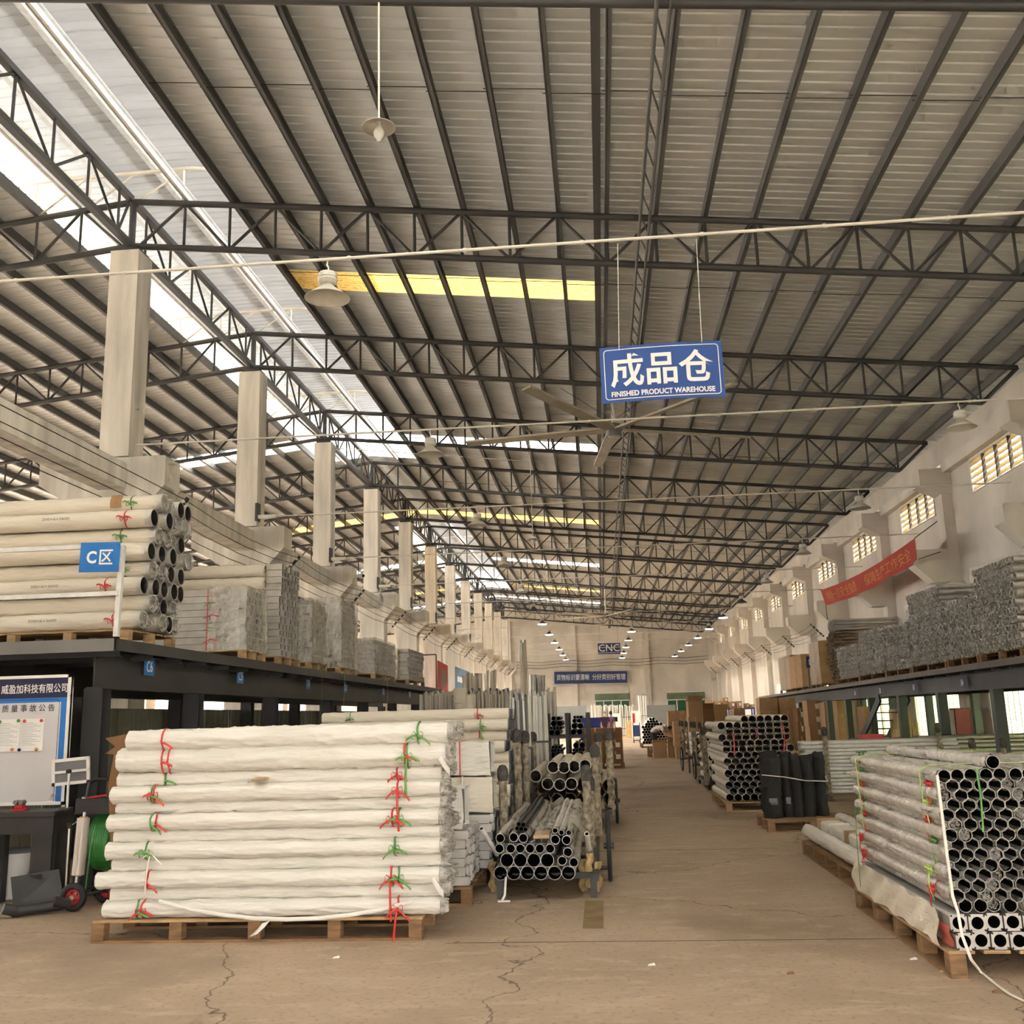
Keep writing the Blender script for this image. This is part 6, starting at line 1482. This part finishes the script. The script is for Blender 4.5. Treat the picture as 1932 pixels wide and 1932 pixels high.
# ---- far white tube pile
YP = 47.8
pallet('pallet', 'timber pallet under the far pile of white tubes', 1.78, YP, 3.3, YP+2, 0, .18, 'wood', 'X')
ftm = open_tube_meshes(1.9, .066, .005, M['bore'], M['white'], 12); dd = .135
for k in range(10):
    n_ = (9, 8, 9, 8, 9, 8, 9, 6, 4, 2)[k]; x0_ = 1.90+(dd/2 if k % 2 else 0)+(0, 0, 0, 0, 0, 0, 0, .1, .25, .3)[k]
    for c in range(n_):
        t = thing('white_tube', 'white tube in the far pile, %s row up, %s from the left' % (nth(k), nth(c)), 'tube', (x0_+dd*c, YP+random.uniform(-.05, .05), .18+.07+.118*k), 'tubes of the far white pile'); lpart('tube_wall', ftm[0], t); lpart('bore', ftm[1], t)
# ---- cartons
def stack_px(names, xa, xb, ytop, Y, depth, n, m, lab, open_top=False, labels=False, z0=0.0, hs=None):
    A, B = ony(xa, ytop, Y), ony(xb, ytop, Y); top = A.z; h = (top-z0)/n
    for k in range(n):
        wj = random.uniform(-.02, .02)
        carton(names, lab % ('only' if n == 1 else ('bottom', 'second', 'third', 'fourth', 'fifth')[k] if k < n-1 else 'top'), A.x+.01+wj, Y+.01, B.x-.01+wj, Y+depth, z0+h*k+.002, z0+h*(k+1)-.001, m, 'cartons right of the aisle', open_top and k == n-1, True, labels)
stack_px('carton', 1259, 1280, 1341, 39.5, 1.0, 4, 'card', '%s carton of the leftmost tall stack by the bending person')
stack_px('carton', 1281, 1296, 1341, 39.5, 1.0, 4, 'card', '%s carton of the second tall stack by the bending person')
stack_px('carton', 1271, 1293, 1362, 35.9, .7, 3, 'card', '%s carton of the narrow stack beside the aisle')
stack_px('carton', 1297, 1325, 1323, 31.5, .8, 4, 'card', '%s carton of the tallest stack behind the carts', True)
stack_px('carton', 1325, 1346, 1337, 32.4, .8, 4, 'card2', '%s carton right of the tallest carton stack', True)
stack_px('carton', 1346, 1372, 1339, 32.4, .8, 4, 'card', '%s carton in the stack behind the honeycomb tubes', True)
stack_px('carton', 1384, 1406, 1337, 33.5, .8, 4, 'card', '%s carton of the stack above the honeycomb tubes')
stack_px('carton', 1352, 1378, 1377, 29.6, .7, 2, 'card', '%s carton low behind the trolley')
stack_px('carton', 1432, 1467, 1317, 41, .9, 4, 'card', '%s carton of the stack at the far end under the right platform')
stack_px('carton', 1469, 1501, 1317, 41, .9, 4, 'card', '%s carton of the second stack under the right platform')
stack_px('carton', 1502, 1516, 1336, 40, .9, 3, 'card2', '%s carton of the darker stack under the right platform', labels=True)
stack_px('carton', 1522, 1552, 1322, 38, .9, 4, 'card', '%s carton of the third stack under the right platform', labels=True)
stack_px('carton', 1554, 1576, 1325, 37, .9, 4, 'card', '%s carton of the fourth stack under the right platform')
stack_px('carton', 1577, 1597, 1322, 36, .9, 4, 'card', '%s carton of the fifth stack under the right platform')
stack_px('carton', 1628, 1648, 1333, 31, .8, 3, 'card', '%s carton of the sixth stack under the right platform')
stack_px('carton', 1690, 1718, 1338, 26.5, .7, 3, 'cardpale', '%s pale carton by the window under the right platform')
stack_px('carton', 1719, 1732, 1362, 26.5, .7, 2, 'cardpale', '%s small carton beside the pale cartons')
# small labelled cartons on a blue shelf far right
a, b = ony(1332, 1338, 52), ony(1424, 1338, 52)
bs = thing('blue_shelf', 'blue storage shelf with small labelled cartons at the far right', 'shelf', ((a.x+b.x)/2, 52.4, 0)); zsf = a.z
part('top', MB().box((a.x, 52, zsf-.06), (b.x, 52.9, zsf)), M['bluecrate'], bs)
for x in (a.x, (a.x+b.x)/2, b.x-.06): part('upright', MB().box((x, 52.02, 0), (x+.06, 52.08, zsf-.06)).box((x, 52.82, 0), (x+.06, 52.88, zsf-.06)), M['bluecrate'], bs)
part('shelf_board', MB().box((a.x, 52, .5), (b.x, 52.9, .54)), M['bluecrate'], bs)
for k, (xa, xb, yt) in enumerate(((1333, 1347, 1323), (1348, 1361, 1323), (1363, 1374, 1326), (1374, 1388, 1324), (1389, 1400, 1323), (1405, 1414, 1327), (1415, 1424, 1329))):
    A, B = ony(xa, yt, 52.1), ony(xb, yt, 52.1); carton('carton', 'small labelled carton on the far blue shelf, %s from the left' % nth(k), A.x, 52.1, B.x-.02, 52.6, zsf, A.z, 'card', 'small cartons on the blue shelf', lab=True)
A, B = ony(1363, 1316, 52.1), ony(1374, 1316, 52.1); z_ = ony(1363, 1326, 52.1).z; carton('carton', 'topmost small labelled carton on the far blue shelf', A.x, 52.1, B.x-.02, 52.6, z_, A.z, 'card', 'small cartons on the blue shelf', lab=True)
# bending person and the cartons they are packing
a, b = ony(1233, 1431, 37.0), ony(1259, 1431, 37.0)
carton('carton', 'open brown carton the bending person leans over', a.x, 36.9, b.x, 37.25, 0, ony(1240, 1400, 37.0).z, 'card', None, True)
a2, b2 = ony(1222, 1428, 38.1), ony(1233, 1428, 38.1); carton('carton', 'small carton left of the bending person', a2.x, 38.0, b2.x, 38.4, 0, .36, 'card2')
a3 = ony(1262, 1428, 37.0); carton('carton', 'tilted open carton right of the bending person', a3.x, 37.0, a3.x+.3, 37.5, 0, .62, 'card', None, True)
BJ = [((0, 0, .92), (.15, .11)), ((.02, -.16, 1.05), (.14, .10)), ((.03, -.36, 1.10), (.16, .10)), ((.03, -.47, 1.06), .055), ((.03, -.53, 1.02), .05),
      ((.18, -.38, 1.06), .055), ((.22, -.46, .86), .042), ((.16, -.60, .74), .034), ((.13, -.66, .72), .03),
      ((-.14, -.38, 1.06), .055), ((-.18, -.46, .86), .042), ((-.12, -.60, .74), .034), ((-.09, -.66, .72), .03),
      ((.09, .02, .85), .085), ((.10, -.04, .48), .06), ((.10, .04, .09), .042), ((.11, -.10, .035), .035), ((-.09, .02, .85), .085), ((-.10, -.04, .48), .06), ((-.10, .04, .09), .042), ((-.11, -.10, .035), .035)]
bs_ = [((0, .09, .86), (.165, .13)), ((.02, -.15, 1.05), (.155, .118)), ((.03, -.36, 1.11), (.175, .115)), ((.03, -.44, 1.08), .07), ((.19, -.38, 1.06), .068), ((.22, -.43, .93), .06), ((-.15, -.38, 1.06), .068), ((-.18, -.43, .93), .06)]
bt = [((0, -.02, .98), (.155, .11)), ((.09, .02, .83), .10), ((.10, -.04, .48), .075), ((.10, .04, .12), .065), ((-.09, .02, .83), .10), ((-.10, -.04, .48), .075), ((-.10, .04, .12), .065)]
P = ony(1239, 1395, 37.9); person('person in a white shirt bending over an open carton beside the aisle', (P.x-.1, 37.75, 0), 1.15, BJ, SE, (.03, -.61, .99), (.9, 0, 0), None, [('shirt', bs_, se, 'shirtw'), ('trousers', bt, te, 'trousers')])

# ================================================================== RIGHT PLATFORM (slightly skewed to the wall)
RZ = 2.3
XE = lambda y: 6.5+.055*(y-16)
rm = thing('mezzanine_platform', 'dark steel storage platform along the right wall', 'platform', (8, 30, 0))
def skew(x0, x1, y0, y1, z0, z1, n=1):
    return MB().add([(XE(y0)+x0, y0, z0), (XE(y0)+x1 if x1 is not None else 9.25, y0, z0), (XE(y1)+x1 if x1 is not None else 9.25, y1, z0), (XE(y1)+x0, y1, z0), (XE(y0)+x0, y0, z1), (XE(y0)+x1 if x1 is not None else 9.25, y0, z1), (XE(y1)+x1 if x1 is not None else 9.25, y1, z1), (XE(y1)+x0, y1, z1)], [(0,3,2,1),(4,5,6,7),(0,1,5,4),(1,2,6,5),(2,3,7,6),(3,0,4,7)])
part('deck', skew(0, None, 13, 57, RZ-.03, RZ), M['mezz'], rm); part('edge_channel', skew(-.03, 0, 13, 57, RZ-.11, RZ), M['card2'] if False else mat('rusty_edge', (.12, .095, .075), .6), rm)
for k in range(50): y = 13.2+.88*k; part('joist', ibeam((XE(y)+.03, y, RZ-.09), (9.2, y, RZ-.09), .08, .12, .012), M['mezz'], rm)
for x in (.3, ): part('main_beam', ibeam((XE(13)+x, 13, RZ-.30), (XE(57)+x, 57, RZ-.30), .16, .32), M['mezz'], rm)
part('main_beam', ibeam((9.0, 13, RZ-.30), (9.2, 57, RZ-.30), .16, .32), M['mezz'], rm)
for k in range(13):
    y = 14.85+3.5*k
    for x in (XE(y)+.3, 9.05): part('post', MB().box((x-.09, y-.09, .02), (x+.09, y+.09, RZ-.46)), M['greenpost'], rm); part('base_plate', MB().box((x-.14, y-.14, 0), (x+.14, y+.14, .02)), M['greenpost'], rm)
st_ = thing('steel_stair', 'dark green steel stair climbing under the right platform', 'stair', (6.9, 27.5, 0))
A, B = Vector((XE(25)-.1, 29.3, .02)), Vector((XE(26)-.1, 25.9, RZ-.5))
for dx in (0, .7): part('stringer', MB().bar(A+Vector((dx, 0, .05)), B+Vector((dx, 0, 0)), .05, .2), M['greenpost'], st_)
for k in range(8): q = A.lerp(B, (k+.7)/8.5); part('tread', MB().box((q.x+.03, q.y-.12, q.z), (q.x+.67, q.y+.12, q.z+.03)), M['greenpost'], st_)
for s, Y in (('B5', 16.2), ('B4', 19.9), ('B3', 23.6), ('B2', 27.1), ('B1', 30.5)):
    a = Vector((XE(Y)+.2, Y+.13, RZ-.2)); rt, mt, w, h = panel('bay_tag', 'small blue bay tag reading %s on the right platform beam' % s, 'tag', a, a+Vector((-.0143, -.26, 0)), a-Vector((0, 0, .2)), .004, M['bannerblue'], 'tag_plate', 'bay tags of the right platform')
    put('lettering', text_mesh(s, h*.62, M['lettering'], .01, w*.6, .001), rt, at2(mt, 0, 0))
YD = 38.2
TL, TR, BL = [ony(x, y, YD-.06) for x, y in ((1521, 1238.4), (1548, 1238.4), (1521.5, 1260))]
rt, mt, w, h = panel('area_sign', 'dull blue area sign with white D on the right platform rail', 'sign', TL, TR, BL, .006, M['bannerblue'], 'sign_panel')
put('lettering', text_mesh('D', h*.45, M['lettering'], .02, w*.25, .001), rt, at2(mt, -w*.2, 0)); put('lettering', text_mesh('区', h*.5, M['lettering'], .015, w*.34, .001), rt, at2(mt, w*.17, 0))
gr = thing('guard_rail', 'thin guard rail post beside the D area sign on the right platform', 'rail', (TL.x, YD, RZ)); part('rail_post', MB().bar((TL.x+.05, YD, RZ), (TL.x+.05, YD, TL.z), .05), M['greycard'], gr); part('rail', MB().bar((TL.x+.07, YD, TL.z-.03), (9.3, YD, TL.z-.03), .04), M['greycard'], gr)
# goods on the right platform
for lab, y0, y1, z1, nx, nz, kind, sd in (
    ('tall honeycomb of film-wrapped tubes with red ties nearest on the right platform', 16.35, 18.1, 3.92, 14, 11, 'both', 51),
    ('lower film-wrapped tube bundle second from the camera on the right platform', 18.5, 20.1, 3.55, 9, 8, 'film', 55),
    ('tall grey film-wrapped bundle in the middle of the right platform', 20.6, 22.8, 4.0, 12, 14, 'film', 59),
    ('squat film-wrapped bundle left of the tall grey bundle on the right platform', 23.4, 25.4, 3.50, 10, 9, 'film', 63),
    ('film-bound bundle of brown tubes towards the far part of the right platform', 26.0, 28.6, 3.62, 12, 9, 'both', 67),
    ('low film-bound bundle before the brown pipes on the right platform', 29.4, 32.0, 3.40, 12, 8, 'film', 71)):
    ym = (y0+y1)/2; xe = XE(ym)+.06
    pallet('pallet', 'timber pallet under the ' + lab.split(' on the right')[0].split(' towards')[0].split(' in the middle')[0].split(' nearest')[0].split(' second')[0].split(' before')[0].split(' left of')[0] + ', right platform', xe, y0-.03, 9.1, y1+.03, RZ, .14, 'wood', 'X')
    profile_pack(lab, y0, y1, z1, nx, nz, kind, XE=xe+.02, L=9.05-xe, seed=sd, filmface=False, direction=-1, rnd=True, z0=RZ+.145, red=(sd in (51, 63, 67)))
def pipe_bundle(label, group, y0, z0, n, rows, r, x0, x1, m, jit=.15):
    me = MB().pipe((0, 0, 0), (1, 0, 0), r, r*.86, 10).mesh('pipe', M[m])
    for k in range(rows):
        for c in range(n):
            o = link(bpy.data.objects.new('loose_pipe', me)); o.location = (x0+random.uniform(-jit, jit), y0+2.05*r*c+(r if k % 2 else 0), z0+r+1.8*r*k); o.scale = (x1-x0, 1, 1); tag(o, '%s, %s row up, %s across' % (label, nth(k), nth(c)), 'pipe', group)
pipe_bundle('brown loose pipe in the far bundle on the right platform', 'brown pipes on the right platform', 32.45, RZ+.002, 12, 17, .055, 7.6, 9.1, 'pipebrown')
pipe_bundle('long pale pipe on top of the brown pipes, right platform', 'pale pipes on the right platform', 32.5, RZ+.11+16*.099+.012, 11, 4, .05, 7.6, 9.4, 'profile', .05)
for lab, y0, y1, z1, nn in (('left group', 41.0, 43.6, 3.75, 3), ('middle group', 44.2, 47.2, 3.9, 3), ('right group', 36.2, 37.9, 3.95, 4)):
    xe = XE((y0+y1)/2)+.1
    pallet('pallet', 'timber pallet under the %s of cartons on the right platform' % lab, xe, y0, 9.1, y1, RZ, .14, 'wood', 'X')
    for k in range(nn):
        for q in range(2):
            ya = y0+(y1-y0)*q/2; h = (z1-RZ-.145)/nn
            carton('carton', '%s carton in the %s on the right platform, %s half' % (nth(k), lab, ('near', 'far')[q]), xe+.03, ya+.02, 9.0, ya+(y1-y0)/2-.02, RZ+.146+h*k, RZ+.145+h*(k+1), 'card', 'cartons on the right platform')
    if lab != 'left group': part('stretch_film', film_sheet(lambda a, b: (xe, y0+(y1-y0)*a, RZ+.15+(z1-RZ-.1)*b), 16, 16, .02, 3), M['filmclear'], thing('stretch_wrap', 'crinkled film on the %s of cartons on the right platform' % lab, 'film', (xe, (y0+y1)/2, RZ+.15)))
# pipe stacks and clutter under the right platform
def steel_stack(label, group, x0, x1, Y, n, rows, r, m='galv'):
    me = MB().pipe((0, 0, 0), (x1-x0, 0, 0), r, r*.86, 10).mesh('pipe', M[m])
    for k in range(rows):
        for c in range(n):
            o = link(bpy.data.objects.new('steel_pipe', me)); o.location = (x0+random.uniform(-.06, .06), Y+2.04*r*c+(r if k % 2 else 0), .12+r+1.78*r*k); tag(o, '%s, %s row up, %s from the front' % (label, nth(k), nth(c)), 'pipe', group)
    rk = thing('pipe_cradle', 'low dark cradle with wrapped stakes under the %s' % group, 'rack', ((x0+x1)/2, Y+.3, 0))
    for x in (x0+.35, x1-.35):
        part('bearer', MB().box((x-.04, Y-.1, 0), (x+.04, Y+2.1*r*n+.1, .119)), M['steel'], rk)
        stake(rk, (x, Y-r-.06, .1), (x, Y-r-.06, .12+1.78*r*rows+.22), .04, x)
steel_stack('galvanised pipe in the stack behind the black rolls', 'galvanised pipes behind the black rolls', 3.55, 6.2, 18.4, 5, 14, .036)
steel_stack('bright pipe in the stack under the right platform', 'bright pipes under the right platform', 6.1, 8.9, 20.3, 5, 11, .045, 'tubemetal')
steel_stack('pale pipe in the stack by the right windows', 'pale pipes by the right windows', 5.2, 6.35, 16.0, 4, 8, .05, 'whitepipe')
wrapped_box('pale green film-covered bundle on the floor under the right platform', 5.2, 6.3, 21.0, 22.0, .02, .95, 7, 'filmgrey', 'bundle', None)
rb_ = thing('red_cabinet', 'dark red upright cabinet against the right wall under the platform', 'cabinet', (9.2, 26.6, 0)); part('body', MB().bevbox((8.85, 26.3, 0), (9.24, 26.7, 1.5), .015), mat('dark_red_paint', (.18, .012, .018), .5), rb_); part('door', MB().bevbox((8.835, 26.33, .06), (8.85, 26.67, 1.45), .004), mat('white_door', (.6, .58, .55), .5), rb_); part('handle', MB().box((8.82, 26.38, .8), (8.835, 26.41, .95)), M['chrome'], rb_)
rd = thing('red_crate', 'small red plastic crate under the right platform stair', 'crate', (ony(1650, 1412, 19).x, 19.2, 0)); q = ORG[rd.name]
for a, b in (((-.2, -.15, .9), (.2, .15, .92)), ((-.2, -.15, .9), (.2, -.13, 1.1)), ((-.2, .13, .9), (.2, .15, 1.1)), ((-.2, -.13, .9), (-.18, .13, 1.1)), ((.18, -.13, .9), (.2, .13, 1.1))):
    part('wall', MB().box(tuple(q+Vector(a)), tuple(q+Vector(b))), M['redpaint'], rd)
part('leg', MB().box((q.x-.18, q.y-.13, 0), (q.x-.12, q.y-.07, .9)).box((q.x+.12, q.y-.13, 0), (q.x+.18, q.y-.07, .9)).box((q.x-.18, q.y+.07, 0), (q.x-.12, q.y+.13, .9)).box((q.x+.12, q.y+.07, 0), (q.x+.18, q.y+.13, .9)), M['steel'], rd)
gs = thing('green_stool_frame', 'thin green tube stand beside the black rolls', 'stand', (3.75, 15.4, 0))
for a, b in (((3.6, 15.3, 0), (3.75, 15.35, .95)), ((3.95, 15.3, 0), (3.8, 15.35, .95)), ((3.62, 15.3, .25), (3.93, 15.3, .25)), ((3.7, 15.34, .95), (3.85, 15.34, .95))): part('tube', MB().cyl(a, b, .012, 6), mat('green_tube_paint', (.06, .22, .08), .4), gs)
